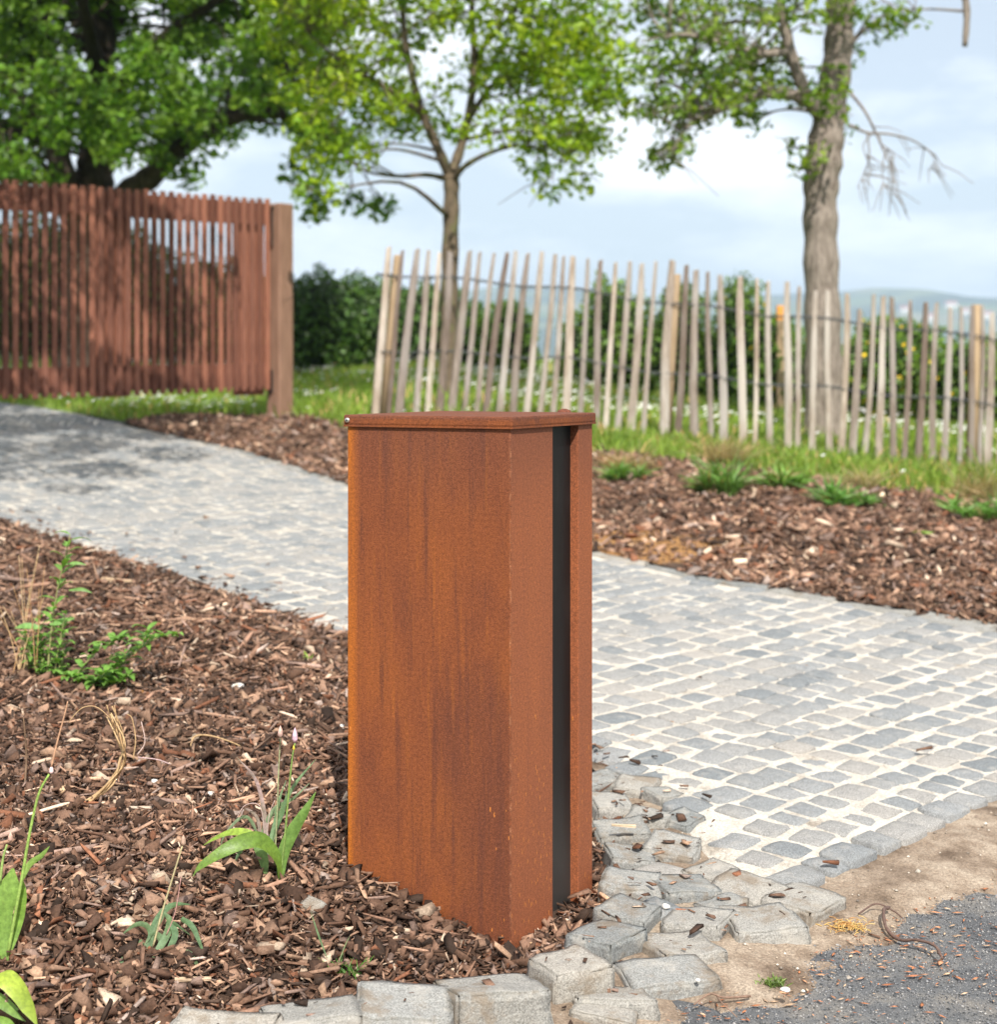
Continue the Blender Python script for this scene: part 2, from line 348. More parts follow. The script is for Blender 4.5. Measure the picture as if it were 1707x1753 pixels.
# ------------------------------------------------------------------ sheets of ground
def dens(poly, step):
    out = []
    for i in range(len(poly)):
        a = Vector(poly[i][:2]); b = Vector(poly[(i + 1) % len(poly)][:2]); k = max(1, int((b - a).length / step))
        out += [a.lerp(b, j / k) for j in range(k)]
    return out
def inside(poly, X, Y):
    P = np.array([(p[0], p[1]) for p in poly]); res = np.zeros(X.shape, bool); j = len(P) - 1
    for i in range(len(P)):
        xi, yi = P[i]; xj, yj = P[j]
        c = ((yi > Y) != (yj > Y)) & (X < (xj - xi) * (Y - yi) / (yj - yi + 1e-12) + xi); res ^= c; j = i
    return res
def dist_edge(poly, X, Y, closed=True):
    P = np.array([(p[0], p[1]) for p in poly], float); d = np.full(np.shape(X), 1e9)
    for i in range(len(P) if closed else len(P) - 1):
        a = P[i]; b = P[(i + 1) % len(P)]; ab = b - a; t = np.clip(((X - a[0]) * ab[0] + (Y - a[1]) * ab[1]) / (ab @ ab), 0, 1)
        d = np.minimum(d, np.hypot(X - a[0] - t * ab[0], Y - a[1] - t * ab[1]))
    return d
def sheet(name, poly, step, zf, mat, jitter=0.0, bstep=None):
    B = dens(poly, bstep or step)
    if jitter: B = [p + Vector((random.uniform(-jitter, jitter), random.uniform(-jitter, jitter))) for p in B]
    xs = [p[0] for p in poly]; ys = [p[1] for p in poly]
    gx, gy = np.meshgrid(np.arange(min(xs), max(xs), step), np.arange(min(ys), max(ys), step)); gx = gx.ravel() + rng.uniform(-.2, .2, gx.size) * step; gy = gy.ravel() + rng.uniform(-.2, .2, gy.size) * step
    k = inside(poly, gx, gy) & (dist_edge(poly, gx, gy) > step * .45)
    pts = B + [Vector((a, b)) for a, b in zip(gx[k], gy[k])]; nb = len(B)
    v2, e, f, *_ = geometry.delaunay_2d_cdt(pts, [(i, (i + 1) % nb) for i in range(nb)], [], 1, 1e-6)
    X = np.array([p[0] for p in v2]); Y = np.array([p[1] for p in v2]); Z = zf(X, Y)
    f = [tuple(q) if (v2[q[1]] - v2[q[0]]).cross(v2[q[2]] - v2[q[0]]) > 0 else tuple(reversed(q)) for q in f]
    o = mesh_obj(name, np.stack([X, Y, Z], 1).tolist(), f, mat, None, True); o['kind'] = 'structure'
    return o
def wob(X, Y, s, seed=0.0):
    return (np.sin(X * s * 1.0 + seed + 1.3 * np.sin(Y * s * .7 + seed)) + np.sin(Y * s * 1.27 + 2 * seed + 1.1 * np.sin(X * s * .9)) + .6 * np.sin((X + Y) * s * 2.3 + seed)) / 2.6

# far terrain: one sheet to the horizon
def far_z(X, Y):
    near = zg(X, np.minimum(Y, 26)) - 0.07
    near = np.where(np.abs(X) > 8, plane(np.clip(X, -14, 14), np.minimum(Y, 26)) - .07, near)
    near = np.where(Y < 2.5, -.22 - .04 * np.clip(X, -14, 14), near)
    d = np.maximum(Y - 27, 0)
    fall = -58 * sst(0, 900, d)
    crest = 214 + 9 * np.sin(X * .0031 + 1) + 8 * np.sin(X * .0077 + 2.2) + 5 * np.sin(X * .019) + 3 * np.sin(X * .043 + 1)
    rise = crest * sst(900, 3600, d) - 90 * sst(3600, 5200, d)
    return near + fall + rise + 3 * np.sin(X * .01 + Y * .006) * sst(300, 900, d)
def axis(fine0, fine1, step, far0, far1, grow=1.22):
    a = list(np.arange(fine0, fine1 + 1e-6, step)); s = step; x = a[-1]
    while x < far1: s *= grow; s = min(s, 55); x += s; a.append(x)
    s = step; x = a[0]; b = []
    while x > far0: s *= grow; s = min(s, 400); x -= s; b.append(x)
    return np.array(b[::-1] + a)
ax = axis(-8, 8, .5, -4200, 4200); ay = axis(1, 27, .5, -300, 5200)
GX, GY = np.meshgrid(ax, ay); nx, ny = len(ax), len(ay); idx = np.arange(nx * ny).reshape(ny, nx)
FF = np.stack([idx[:-1, :-1], idx[:-1, 1:], idx[1:, 1:], idx[1:, :-1]], -1).reshape(-1, 4)
o = np_mesh('ground', np.stack([GX.ravel(), GY.ravel(), far_z(GX, GY).ravel()], 1), FF, M['land'], smooth=True); o['kind'] = 'structure'

def P2(px, py): q = GP(px, py); return (q.x, q.y)
# plan outlines
BED_TIP = [P2(1020, 1310), P2(1060, 1370), P2(1085, 1440), P2(1085, 1500), P2(1062, 1552), P2(1010, 1600), P2(930, 1668), P2(760, 1722), P2(600, 1753), P2(400, 1790)]
LEFT_EDGE = [(-8.2, 16.6), P2(0, 890), P2(330, 1000), P2(594, 1085), P2(830, 1185)]
BED = LEFT_EDGE + BED_TIP + [(-1.6, 2.75), (-4.5, 2.4), (-8.2, 9)]
RIGHT_EDGE = [P2(1707, 1080), P2(1200, 990), P2(1016, 945), P2(594, 830), P2(420, 775), P2(240, 735), (-3.55, 14.35), (-4.2, 15.0)]
FRONT = [P2(1100, 1690), P2(1225, 1630), P2(1370, 1560), P2(1500, 1490), P2(1707, 1382)]
DRIVE = LEFT_EDGE[:0] + [(-7.4, 15.4), (-7.0, 15.0)] + LEFT_EDGE[1:] + BED_TIP[:7] + FRONT + [(2.6, 6.1)] + RIGHT_EDGE
def z_drive(X, Y): return plane(X, Y) + .006 * wob(X, Y, 2.1)
def z_bed(X, Y):
    d = dist_edge(LEFT_EDGE + BED_TIP + [(-1.6, 2.75)], X, Y, False)
    return plane(X, Y) + .004 - .040 * (1 - sst(5.2, 7.0, Y)) + .105 * sst(.06, .55, d) + .012 * wob(X, Y, 5, 1) * sst(.05, .3, d) + .008 * wob(X, Y, 13, 2)
def z_bank(X, Y): return zg(X, Y) + .012 + .02 * wob(X, Y, 3, 3) * sst(0.1, .6, (X - 2) * .794 + (Y - 7.05) * .608)
DRIVE_SETTS = DRIVE
inset = lambda p, d: (p[0] - .75 * d, p[1] + .66 * d)
TIPM = [P2(985, 1270), P2(1075, 1330), P2(1130, 1385), P2(1180, 1450), P2(1240, 1520)] + [inset(p, .07) for p in FRONT[2:]]
DRIVE_M = [(-7.4, 15.4), (-7.0, 15.0)] + LEFT_EDGE[1:] + [P2(985, 1270), P2(1075, 1330), P2(1130, 1385), P2(1180, 1450), P2(1240, 1520)] + [inset(p, .07) for p in FRONT[2:]] + [(2.55, 6.14)] + RIGHT_EDGE
driveway = sheet('driveway', DRIVE_M, .07, lambda X, Y: z_drive(X, Y) - .03 * sst(.075, .0, dist_edge(TIPM, X, Y, False)), M['mortar'], .006)
bed_left = sheet('planting_bed', BED, .06, z_bed, M['soil'], .004)
BANKP = [(4.9, 3.2), (2.62, 6.12)] + RIGHT_EDGE[:6] + [(-2.9, 13.6), (-2.3, 14.6), (-1.55, 14.0), (-1.0, 12.95), (0.2, 11.9), (1.4, 11.35), (2.6, 10.95), (4.2, 10.4), (6, 9.4)]
bed_bank = sheet('bark_bank', BANKP, .12, z_bank, M['soil2'], .02)
LAWN = [(6, 9.25), (4.2, 10.25), (2.6, 10.8), (1.4, 11.2), (0.2, 11.75), (-1.0, 12.8), (-1.55, 13.85), (-2.3, 14.45), (-2.9, 13.7), (-3.6, 14.35), (-4.25, 15.0), (-7.2, 15.2), (-11, 18), (-12, 26.4), (12, 26.4), (12, 9)]
lawn = sheet('lawn', LAWN, .4, lambda X, Y: zg(X, Y) - .002 + .02 * wob(X, Y, 2, 4), M['lawn'])
ROADP = [(-.35, 2.2), (0.18, 3.2), (.42, 3.46), P2(1340, 1690), P2(1450, 1600), P2(1707, 1500), (2.9, 6.05), (6, 9), (9, 8), (9, 1.2), (-.35, 1.2)]
z_road = lambda X, Y: plane(X, Y) - .03 + .004 * wob(X, Y, 4, 5)
road = sheet('road', [(-1.6, 1.2), (-1.2, 2.4), (0.0, 3.25), (.55, 3.62), (1.2, 4.35), (2.75, 6.1), (6, 9.2), (9, 8), (9, 1.2)], .12, z_road, M['asphalt'])
rd = lambda X, Y: dist_edge(ROADP, X, Y) * np.where(inside(ROADP, X, Y), 1, -1)
VERGE = [(-6, 2.0), (-4.5, 2.5), (-1.6, 2.85)] + [BED_TIP[i] for i in (9, 8, 7, 6, 5, 4, 3, 2, 1, 0)] + [P2(960, 1255), P2(1090, 1320), P2(1150, 1380), P2(1200, 1445), P2(1262, 1505)] + [inset(p, .12) for p in FRONT[2:]] + [(2.6, 6.2), (4.9, 8.3), (6, 8.9), (6.5, 8.5), (1.6, 3.5), (.8, 2.2), (-.5, 1.3)]
z_verge = lambda X, Y: plane(X, Y) - .012 - .018 * sst(-.16, .02, rd(X, Y)) - .03 * sst(.0, .2, rd(X, Y)) + .007 * wob(X, Y, 17, 6) + .003 * wob(X, Y, 46, 7)
verge = sheet('sandy_verge', VERGE, .05, z_verge, M['sand'])

# ------------------------------------------------------------------ stones
from mathutils import noise as mnoise
def stone_mesh(name, lx, ly, lz, seed, rough=.1):
    r = random.Random(seed); bm = bmesh.new(); bmesh.ops.create_cube(bm, size=2); bmesh.ops.subdivide_edges(bm, edges=bm.edges[:], cuts=7, use_grid_fill=True)
    sk = [[r.uniform(-.17, .17) for _ in range(2)] for _ in range(4)]; so = Vector((r.uniform(0, 90), r.uniform(0, 90), r.uniform(0, 90))); tz = [r.uniform(-.10, .10), r.uniform(-.12, .12)]
    for v in bm.verts:
        p = v.co.copy(); x, y, z = [math.copysign(1 - (1 - abs(c)) ** 2.3, c) for c in p]
        wx = (1 + x) / 2; wy = (1 + y) / 2; q = [(1 - wx) * (1 - wy), wx * (1 - wy), wx * wy, (1 - wx) * wy]
        X = (x + sum(q[i] * sk[i][0] for i in range(4)) - .06 * max(z, 0) * x) * lx / 2; Y = (y + sum(q[i] * sk[i][1] for i in range(4)) - .06 * max(z, 0) * y) * ly / 2; Z = (z + (z > 0) * (tz[0] * x + tz[1] * y)) * lz / 2
        w_ = Vector((X, Y, Z)); n_ = sum(1 for c in (x, y, z) if abs(c) > .97)
        if n_ > 1: w_ -= Vector((math.copysign(1, x) * (abs(x) > .97), math.copysign(1, y) * (abs(y) > .97), math.copysign(1, z) * (abs(z) > .97))) * (.003 + .011 * max(0, mnoise.noise(w_ * 22 + so) + .25))
        k = rough / .1
        d = mnoise.noise_vector(w_ * 13 + so) * .0085 * k + mnoise.noise_vector(w_ * 42 + so) * .0036 * k + mnoise.noise_vector(w_ * 110 + so) * .0014
        v.co = w_ + d
    me = bpy.data.meshes.new(name); bm.to_mesh(me); bm.free(); me.polygons.foreach_set('use_smooth', [True] * len(me.polygons)); me.materials.append(M['kerb']); return me
kerb = empty('kerb', (0, 0, 0)); kerb['kind'] = 'structure'
GN = Vector((.04, -.07, 1)).normalized(); TILT = Vector((0, 0, 1)).rotation_difference(GN).to_matrix()
def lay(yaw, rx=0.0, ry=0.0): return (TILT @ Matrix.Rotation(yaw, 3, 'Z') @ Matrix.Rotation(rx, 3, 'X') @ Matrix.Rotation(ry, 3, 'Y')).to_euler()
def stone(px, py, wl, wd, h_top, rot, seed, parent, name, lz=.12):
    q = GP(px, py, h_top); me = stone_mesh(name, wl, wd, lz, seed)
    ob = link(bpy.data.objects.new(name, me), parent); ob.location = (q.x, q.y, q.z - lz / 2); ob.rotation_euler = lay(rot, random.uniform(-.05, .05), random.uniform(-.05, .05)); return ob
# the raised row holding the bark: px, py of the top's centre, length, depth, height, direction
KS = [(372, 1757, .19, .13, .035, -.16), (527, 1726, .165, .13, .042, .08), (690, 1710, .175, .14, .045, .10), (838, 1683, .19, .15, .05, .28), (968, 1640, .125, .13, .045, .5),
      (1035, 1592, .125, .12, .03, .75), (1078, 1553, .12, .125, .022, 1.15), (1084, 1502, .10, .14, .016, 1.5), (1077, 1456, .10, .13, .014, 1.65), (1062, 1412, .10, .12, .012, 1.75), (1042, 1370, .10, .12, .01, 1.85), (1026, 1330, .10, .12, .01, 1.9),
      (215, 1792, .19, .13, .035, -.2)]
for i, k in enumerate(KS): k = (k[0], k[1], k[2] * 1.08, k[3] * 1.05, *k[4:]); stone(*k, 100 + i, kerb, 'kerb_stone', .15)
# lower stones outside it and the big rough ones of the front edge
KS2 = [(1150, 1440, .13, .12, .016, 1.2), (1168, 1508, .13, .12, .012, .3), (1192, 1566, .125, .13, .012, 1.2), (1168, 1614, .16, .13, .008, .35), (1136, 1660, .17, .12, .004, .3), (1042, 1697, .15, .10, .0, .0), (1030, 1729, .11, .06, -.006, -.3),
       (1298, 1568, .15, .13, .012, .2), (1272, 1515, .12, .14, .014, .9), (1370, 1530, .16, .13, .014, .9), (1112, 1390, .11, .11, .014, 1.4), (1092, 1340, .11, .11, .014, 1.3), (1216, 1486, .11, .10, .012, .8), (1168, 1396, .10, .085, .012, .75), (1138, 1352, .09, .08, .012, .7), (1232, 1540, .09, .08, .010, .5)]
for i, k in enumerate(KS2): k = (k[0], k[1], k[2] * 1.1, k[3] * 1.1, *k[4:]); stone(*k, 140 + i, kerb, 'edge_stone', .1)
# long slabs along the far edge of the drive
for i, (a, b) in enumerate(zip(RIGHT_EDGE[:-3], RIGHT_EDGE[1:-2])):
    A, B = Vector(a), Vector(b); ln = (B - A).length; k = max(1, round(ln / .34))
    for j in range(k):
        c = A.lerp(B, (j + .5) / k) + Vector((random.uniform(-.01, .01), random.uniform(-.01, .01)))
        me = stone_mesh('kerb_slab', ln / k * random.uniform(.9, .98), .13, .12, 200 + i * 20 + j, .06); ob = link(bpy.data.objects.new('kerb_slab', me), kerb)
        hh = .014 if i == 0 else .008
        ob.location = (c.x, c.y, float(plane(c.x, c.y)) + hh - .06); ob.rotation_euler = lay(math.atan2(B.y - A.y, B.x - A.x) + random.uniform(-.03, .03), 0, random.uniform(-.01, .01))

# setts
def sett_variant(seed):
    r = random.Random(seed); pts = []
    cs_ = [(-.5 + r.uniform(-.03, .06), -.5 + r.uniform(-.03, .06)), (.5 - r.uniform(-.03, .06), -.5 + r.uniform(-.03, .06)), (.5 - r.uniform(-.03, .06), .5 - r.uniform(-.03, .06)), (-.5 + r.uniform(-.03, .06), .5 - r.uniform(-.03, .06))]
    for i in range(4):
        a, b, c = Vector(cs_[i]), Vector(cs_[(i + 1) % 4]), Vector(cs_[i - 1]); k = r.uniform(.05, .12)
        nb_ = Vector((b.y - a.y, a.x - b.x)).normalized() * r.uniform(-.012, .03)
        pts += [a.lerp(c, k), a.lerp(b, k), a.lerp(b, .5) + nb_]
    n = len(pts)
    v = [(0, 0, .07 + r.uniform(-.02, .04))]
    v += [(p.x * .55, p.y * .55, .06 + r.uniform(-.03, .03)) for p in pts]
    v += [(p.x * .93, p.y * .93, .01 + r.uniform(-.035, .02)) for p in pts]
    v += [(p.x, p.y, -.035) for p in pts]; v += [(p.x, p.y, -.5) for p in pts]
    f = [(0, 1 + i, 1 + (i + 1) % n) for i in range(n)]
    for rg in range(3):
        b = 1 + rg * n
        for i in range(n):
            j = (i + 1) % n; f += [(b + i, b + n + i, b + n + j), (b + i, b + n + j, b + j)]
    return np.array(v), np.array(f)
VAR = [sett_variant(300 + i) for i in range(16)]
U = Vector((.66, .751)).normalized(); Vv = Vector((U.y, -U.x)); ROW = .113
cand = []
edgeline = BED_TIP[:7]
for r_ in range(-115, 75):
    t = -9.0 + random.random() * .1
    while t < 12:
        ln = random.choice([.088, .10, .105, .115, .125, .14, .16])
        c = Vector((1.0, 5.0)) + U * (t + ln / 2) + Vv * (r_ * ROW + .012 * math.sin(t * 1.3 + r_ * .8) + random.gauss(0, .004))
        cand.append((c.x, c.y, ln, ROW, r_)); t += ln
CA = np.array(cand)
DB = DRIVE_SETTS
ok = inside(DB, CA[:, 0], CA[:, 1]) & (dist_edge(DB, CA[:, 0], CA[:, 1]) > .015)
stp = np.array([[o_.location.x, o_.location.y, max(o_.dimensions.x, .1)] for o_ in kerb.children])
for sx, sy, sl in stp: ok &= np.hypot(CA[:, 0] - sx, CA[:, 1] - sy) > (.098 if sl < .26 else .1)
CA = CA[ok]
PX = CA[:, 0] / CA[:, 1] * FPX + CX; PY = HZ + FPX * (CAMZ - plane(CA[:, 0], CA[:, 1])) / CA[:, 1]
vis = (PX > -40) & (PX < 1747) & ~((PX > 610) & (PX < 1000) & (PY < 1540) & (PY > 740))
order = np.argsort(np.where(vis, CA[:, 1], 1e3)); 
vm = []
for i, (v, f) in enumerate(VAR):
    me = bpy.data.meshes.new('sett'); me.from_pydata(v.tolist(), [], f.tolist()); me.update(); me.polygons.foreach_set('use_smooth', [True] * len(me.polygons)); me.materials.append(M['stone']); vm.append(me)
JO = .0135
SV = []; SF = []; SC = []; off = 0
ang0 = math.atan2(U.y, U.x)
for rank, i in enumerate(order):
    x, y, ln, rw, _ = CA[i]
    if y > 9.5 and not vis[i] and rank > 2200: pass
    k = random.randrange(16); sx, sy = ln - JO * random.uniform(.6, 1.3), rw - JO * random.uniform(.6, 1.3); a = ang0 + random.gauss(0, .075) + (math.pi if random.random() < .5 else 0)
    z = float(z_drive(np.array(x), np.array(y))) + .0022 + random.gauss(0, .0026)
    jx, jy = random.gauss(0, .003), random.gauss(0, .003)
    if rank < 300:
        ob = link(bpy.data.objects.new('sett', vm[k]), driveway); ob.location = (x + jx, y + jy, z); ob.scale = (sx, sy, .09); ob.rotation_euler = lay(a, random.gauss(0, .022), random.gauss(0, .022))
    else:
        v, f = VAR[k]; c, s = math.cos(a), math.sin(a); X = v[:, 0] * sx; Y = v[:, 1] * sy
        gx_, gy_ = X * c - Y * s, X * s + Y * c
        SV.append(np.stack([gx_ + x + jx, gy_ + y + jy, v[:, 2] * .09 + z + .07 * gy_ - .04 * gx_], 1)); SF.append(f + off); off += len(v); SC.append(np.full((len(v), 4), random.random()))
o = np_mesh('far_setts', np.concatenate(SV), np.concatenate(SF), M['stoneS'], driveway, np.concatenate(SC), True); o['kind'] = 'stuff'

# ------------------------------------------------------------------ bark chips
CHIPCOL = np.array([(.070, .039, .026), (.112, .063, .041), (.172, .100, .068), (.245, .150, .102), (.040, .025, .018), (.33, .21, .14), (.185, .125, .10), (.46, .35, .26), (.165, .072, .040), (.26, .20, .17)])
CHIPW = np.array([.16, .19, .17, .12, .12, .06, .08, .03, .05, .02]); CHIPW = CHIPW / CHIPW.sum()
def chips(name, X, Y, Z, scale, mat, label, flat=.5, bright=1.0, slender=False):
    n = len(X); Lg = scale * np.minimum(rng.lognormal(-.05, .6, n), 2.5) * .5; Wd = Lg * rng.choice([.14, .22, .32, .45, .6], n, p=[.22, .28, .26, .16, .08]) * rng.uniform(.75, 1.25, n); Th = Wd * rng.uniform(.15, .5, n)
    if slender: Wd = Lg * rng.uniform(.03, .09, n); Th = Wd * .8
    cut = rng.uniform(-.5, .5, (n, 2))
    loc = np.empty((n, 8, 3)); 
    for i, (sx, sy, sz) in enumerate([(-1, -1, -1), (1, -1, -1), (1, 1, -1), (-1, 1, -1), (-1, -1, 1), (1, -1, 1), (1, 1, 1), (-1, 1, 1)]):
        j = rng.uniform(.62, 1.1, (n, 2))
        loc[:, i, 0] = sx * Lg * j[:, 0] + sy * Wd * cut[:, 0]; loc[:, i, 1] = sy * Wd * j[:, 1]; loc[:, i, 2] = sz * Th + (np.abs(rng.normal(0, .25, n)) * Wd * (sx * sy))
    yaw = rng.uniform(0, 2 * np.pi, n); pit = rng.normal(0, flat, n); rol = rng.normal(0, flat, n)
    cy, sy_ = np.cos(yaw), np.sin(yaw); cp, sp = np.cos(pit), np.sin(pit); cr_, sr = np.cos(rol), np.sin(rol)
    x, y, z = loc[..., 0], loc[..., 1], loc[..., 2]
    y, z = y * cr_[:, None] - z * sr[:, None], y * sr[:, None] + z * cr_[:, None]
    x, z = x * cp[:, None] + z * sp[:, None], -x * sp[:, None] + z * cp[:, None]
    x, y = x * cy[:, None] - y * sy_[:, None], x * sy_[:, None] + y * cy[:, None]
    V = np.stack([x + X[:, None], y + Y[:, None], z + Z[:, None]], -1).reshape(-1, 3)
    base = np.array([(0, 3, 2, 1), (4, 5, 6, 7), (0, 1, 5, 4), (1, 2, 6, 5), (2, 3, 7, 6), (3, 0, 4, 7)])
    F = (base[None] + (np.arange(n) * 8)[:, None, None]).reshape(-1, 4)
    c = CHIPCOL[rng.choice(len(CHIPCOL), n, p=CHIPW)] * rng.uniform(.65, 1.35, (n, 1)) * bright * (1 + .22 * wob(X, Y, 3.7, 4) + .16 * wob(X, Y, 11, 8))[:, None]
    C = np.concatenate([np.repeat(c, 8, 0), np.ones((n * 8, 1))], 1)
    o = np_mesh(name, V, F, mat, None, C); tag(o, label, 'bark mulch', kind='stuff'); return o
def scatter(poly, n, pr=None):
    xs = [p[0] for p in poly]; ys = [p[1] for p in poly]; X = rng.uniform(min(xs), max(xs), n); Y = rng.uniform(min(ys), max(ys), n)
    k = inside(poly, X, Y) & (np.abs(X) < Y * .31 + .6); 
    if pr is not None: k &= rng.random(n) < pr(X, Y)
    return X[k], Y[k]
PA = np.array([.026, 3.68])
def in_post(X, Y):
    x, y = X - PA[0], Y - PA[1]; a = x * .896 - y * .445; b = x * .445 + y * .896
    return (a > -.405) & (a < .005) & (b > -.005) & (b < .437)
X, Y = scatter(BED, 1500000, lambda X, Y: np.clip(.9 * (4.6 / np.maximum(Y, 3)) ** 2, .12, 1) * (Y < 10))
k = ~in_post(X, Y); X, Y = X[k], Y[k]
chips('bark_mulch', X, Y, z_bed(X, Y) + np.abs(rng.normal(.004, .008, len(X))), .0235, M['chip'], 'brown bark chips covering the bed round the steel pillar', .55)
X, Y = scatter(BED, 800000, lambda X, Y: np.clip(.9 * (4.2 / np.maximum(Y, 3)) ** 2, .05, 1) * (Y < 7))
k = ~in_post(X, Y); X, Y = X[k], Y[k]
chips('bark_crumb', X, Y, z_bed(X, Y) + np.abs(rng.normal(.008, .007, len(X))), .011, M['chip'], 'fine crumbled bark between the larger chips of the bed', .7, 1.1)
X, Y = scatter(BED, 90000, lambda X, Y: (Y < 8) * .6); k = ~in_post(X, Y); X, Y = X[k], Y[k]
chips('bark_fibres', X, Y, z_bed(X, Y) + .012 + np.abs(rng.normal(0, .006, len(X))), .065, M['chip'], 'thin dry bark fibres strewn over the pillar bed', .25, 1.5, True)
BK2 = [p for p in BANKP]
X, Y = scatter(BK2, 330000, lambda X, Y: np.where((np.abs(X - .75) + np.abs(Y - 8.75) * .9 + .35 * wob(X, Y, 6)) < .42, .22, .75)); 
chips('bank_bark_mulch', X, Y, z_bank(X, Y) + np.abs(rng.normal(.006, .01, len(X))), .034, M['chip'], 'bark chips on the bank below the paling fence', .45, 1.25)
# chips strayed on the paving and kerb
def stray(poly, n, pr): return scatter(poly, n, pr)
de = lambda X, Y: dist_edge(LEFT_EDGE + BED_TIP, X, Y, False)
X, Y = scatter(DRIVE, 60000, lambda X, Y: .6 * np.exp(-de(X, Y) / .10) * (de(X, Y) > -.1) + .012 * np.exp(-de(X, Y) / .6))
chips('stray_bark', X, Y, plane(X, Y) + .018 + rng.uniform(0, .006, len(X)), .022, M['chip'], 'loose bark chips strayed onto the granite paving', .12, 1.1)
X, Y = scatter(VERGE, 40000, lambda X, Y: .35 * np.exp(-de(X, Y) / .10) * (Y < 4.2) + .003)
chips('verge_bark', X, Y, z_verge(X, Y) + .006, .02, M['chip'], 'loose bark chips lying on the sandy verge', .15, 1.1)
kx, ky, kz = [], [], []
for o_ in kerb.children:
    if o_.name.startswith(('kerb_stone', 'edge_stone')):
        for _ in range(4): kx.append(o_.location.x + random.gauss(0, .04)); ky.append(o_.location.y + random.gauss(0, .03)); kz.append(o_.location.z + (.0775 if 'kerb' in o_.name else .0525))
chips('kerb_bark', np.array(kx), np.array(ky), np.array(kz), .017, M['chip'], 'bark chips lying on top of the kerb stones', .08, 1.1)
# grit and needles on the road
def grit(name, poly, n, zf, cols, size, label, cat, pr=None, elong=1.0):
    X, Y = scatter(poly, n, pr); m = len(X); s = size * rng.lognormal(0, .4, m)
    oc = np.array([(1, 0, 0), (-1, 0, 0), (0, 1, 0), (0, -1, 0), (0, 0, 1), (0, 0, -1)], float); oc = oc[None] * rng.uniform(.6, 1.2, (m, 6, 1)) * s[:, None, None]; oc[:, :, 0] *= elong; oc[:, :, 2] *= .6 if elong == 1 else .4
    a = rng.uniform(0, 6.28, m); c_, s_ = np.cos(a)[:, None], np.sin(a)[:, None]; x = oc[..., 0] * c_ - oc[..., 1] * s_; y = oc[..., 0] * s_ + oc[..., 1] * c_
    V = np.stack([x + X[:, None], y + Y[:, None], oc[..., 2] + (zf(X, Y) + s * .25)[:, None]], -1).reshape(-1, 3)
    fb = np.array([(0, 2, 4), (2, 1, 4), (1, 3, 4), (3, 0, 4), (2, 0, 5), (1, 2, 5), (3, 1, 5), (0, 3, 5)]); F = (fb[None] + (np.arange(m) * 6)[:, None, None]).reshape(-1, 3)
    cc = np.array(cols)[rng.integers(0, len(cols), m)] * rng.uniform(.7, 1.3, (m, 1)); C = np.concatenate([np.repeat(cc, 6, 0), np.ones((m * 6, 1))], 1)
    o = np_mesh(name, V, F, M['bits'], None, C); tag(o, label, cat, kind='stuff'); return o
RV = [(-.4, 3.0), (0.1, 3.3), (.5, 3.55), (1.1, 4.2), (1.9, 5.1), (1.9, 3.0)]
grit('road_gravel', RV, 170000, z_road, [(.10, .105, .115), (.15, .155, .165), (.21, .212, .22), (.07, .075, .08), (.30, .29, .28)], .0017, 'dark grey stone chippings bedded in the road surface', 'gravel')
grit('verge_grit', VERGE, 70000, z_verge, [(.4, .33, .26), (.30, .24, .18), (.55, .5, .43), (.2, .17, .14)], .003, 'fine pale grit on the sandy strip beside the road', 'grit', lambda X, Y: (Y > 3) * .8)
grit('verge_gravel', VERGE, 4000, z_verge, [(.4, .36, .32), (.30, .26, .22), (.6, .56, .5), (.16, .14, .12), (.22, .22, .22)], .006, 'scattered small stones on the sandy strip', 'gravel', lambda X, Y: (Y > 3) * np.clip(.4 + .8 * wob(X, Y, 9, 2), 0, 1))
grit('dry_needles', RV, 15000, lambda X, Y: z_road(X, Y) + .006, [(.42, .17, .08), (.5, .25, .14), (.3, .12, .06), (.55, .38, .25)], .0022, 'rusty dry blossom litter scattered on the road', 'litter', lambda X, Y: np.clip(.5 + .6 * wob(X, Y, 7, 3), 0.02, 1), 4.0)

# ------------------------------------------------------------------ the weathering steel pillar
A = .40; HP = 1.078
pil = empty('steel_pillar', (.026, 3.68, 0.0), R(-26.4)); tag(pil, 'square rust-brown weathering steel pillar with a black slot and flat cap', 'pillar')
S0, S1, SD = .212, .352, .024; A2 = .432
def prism(poly, z0, z1, name, mat, parent, bev=.0):
    bm = bmesh.new(); b = [bm.verts.new((x, y, z0)) for x, y in poly]; t = [bm.verts.new((x, y, z1)) for x, y in poly]; n = len(poly)
    bm.faces.new(list(reversed(b))); bm.faces.new(t)
    for i in range(n): bm.faces.new((b[i], b[(i + 1) % n], t[(i + 1) % n], t[i]))
    bmesh.ops.recalc_face_normals(bm, faces=bm.faces[:])
    if bev: bmesh.ops.bevel(bm, geom=bm.edges[:], offset=bev, segments=2, profile=.6, affect='EDGES')
    me = bpy.data.meshes.new(name); bm.to_mesh(me); bm.free(); me.materials.append(mat); return link(bpy.data.objects.new(name, me), parent)
prism([(-A, 0), (0, 0), (0, S0), (-SD, S0), (-SD, S1), (0, S1), (0, A2), (-A, A2)], -.12, HP - .004, 'body', M['rust'], pil, .0028)
prism([(-SD - .004, S0 + .001), (-SD + .004, S0 + .001), (-SD + .004, S1 - .001), (-SD - .004, S1 - .001)], -.12, HP - .006, 'slot_panel', M['black'], pil)
e = .0065
cap = prism([(-A - e, -e), (e, -e), (e, A2 + e), (-A - e, A2 + e)], HP - .002, HP + .020, 'cap', M['rustcap'], pil, .004)
cm_ = cap.data; bm = bmesh.new(); bm.from_mesh(cm_)
bm.to_mesh(cm_); bm.free()
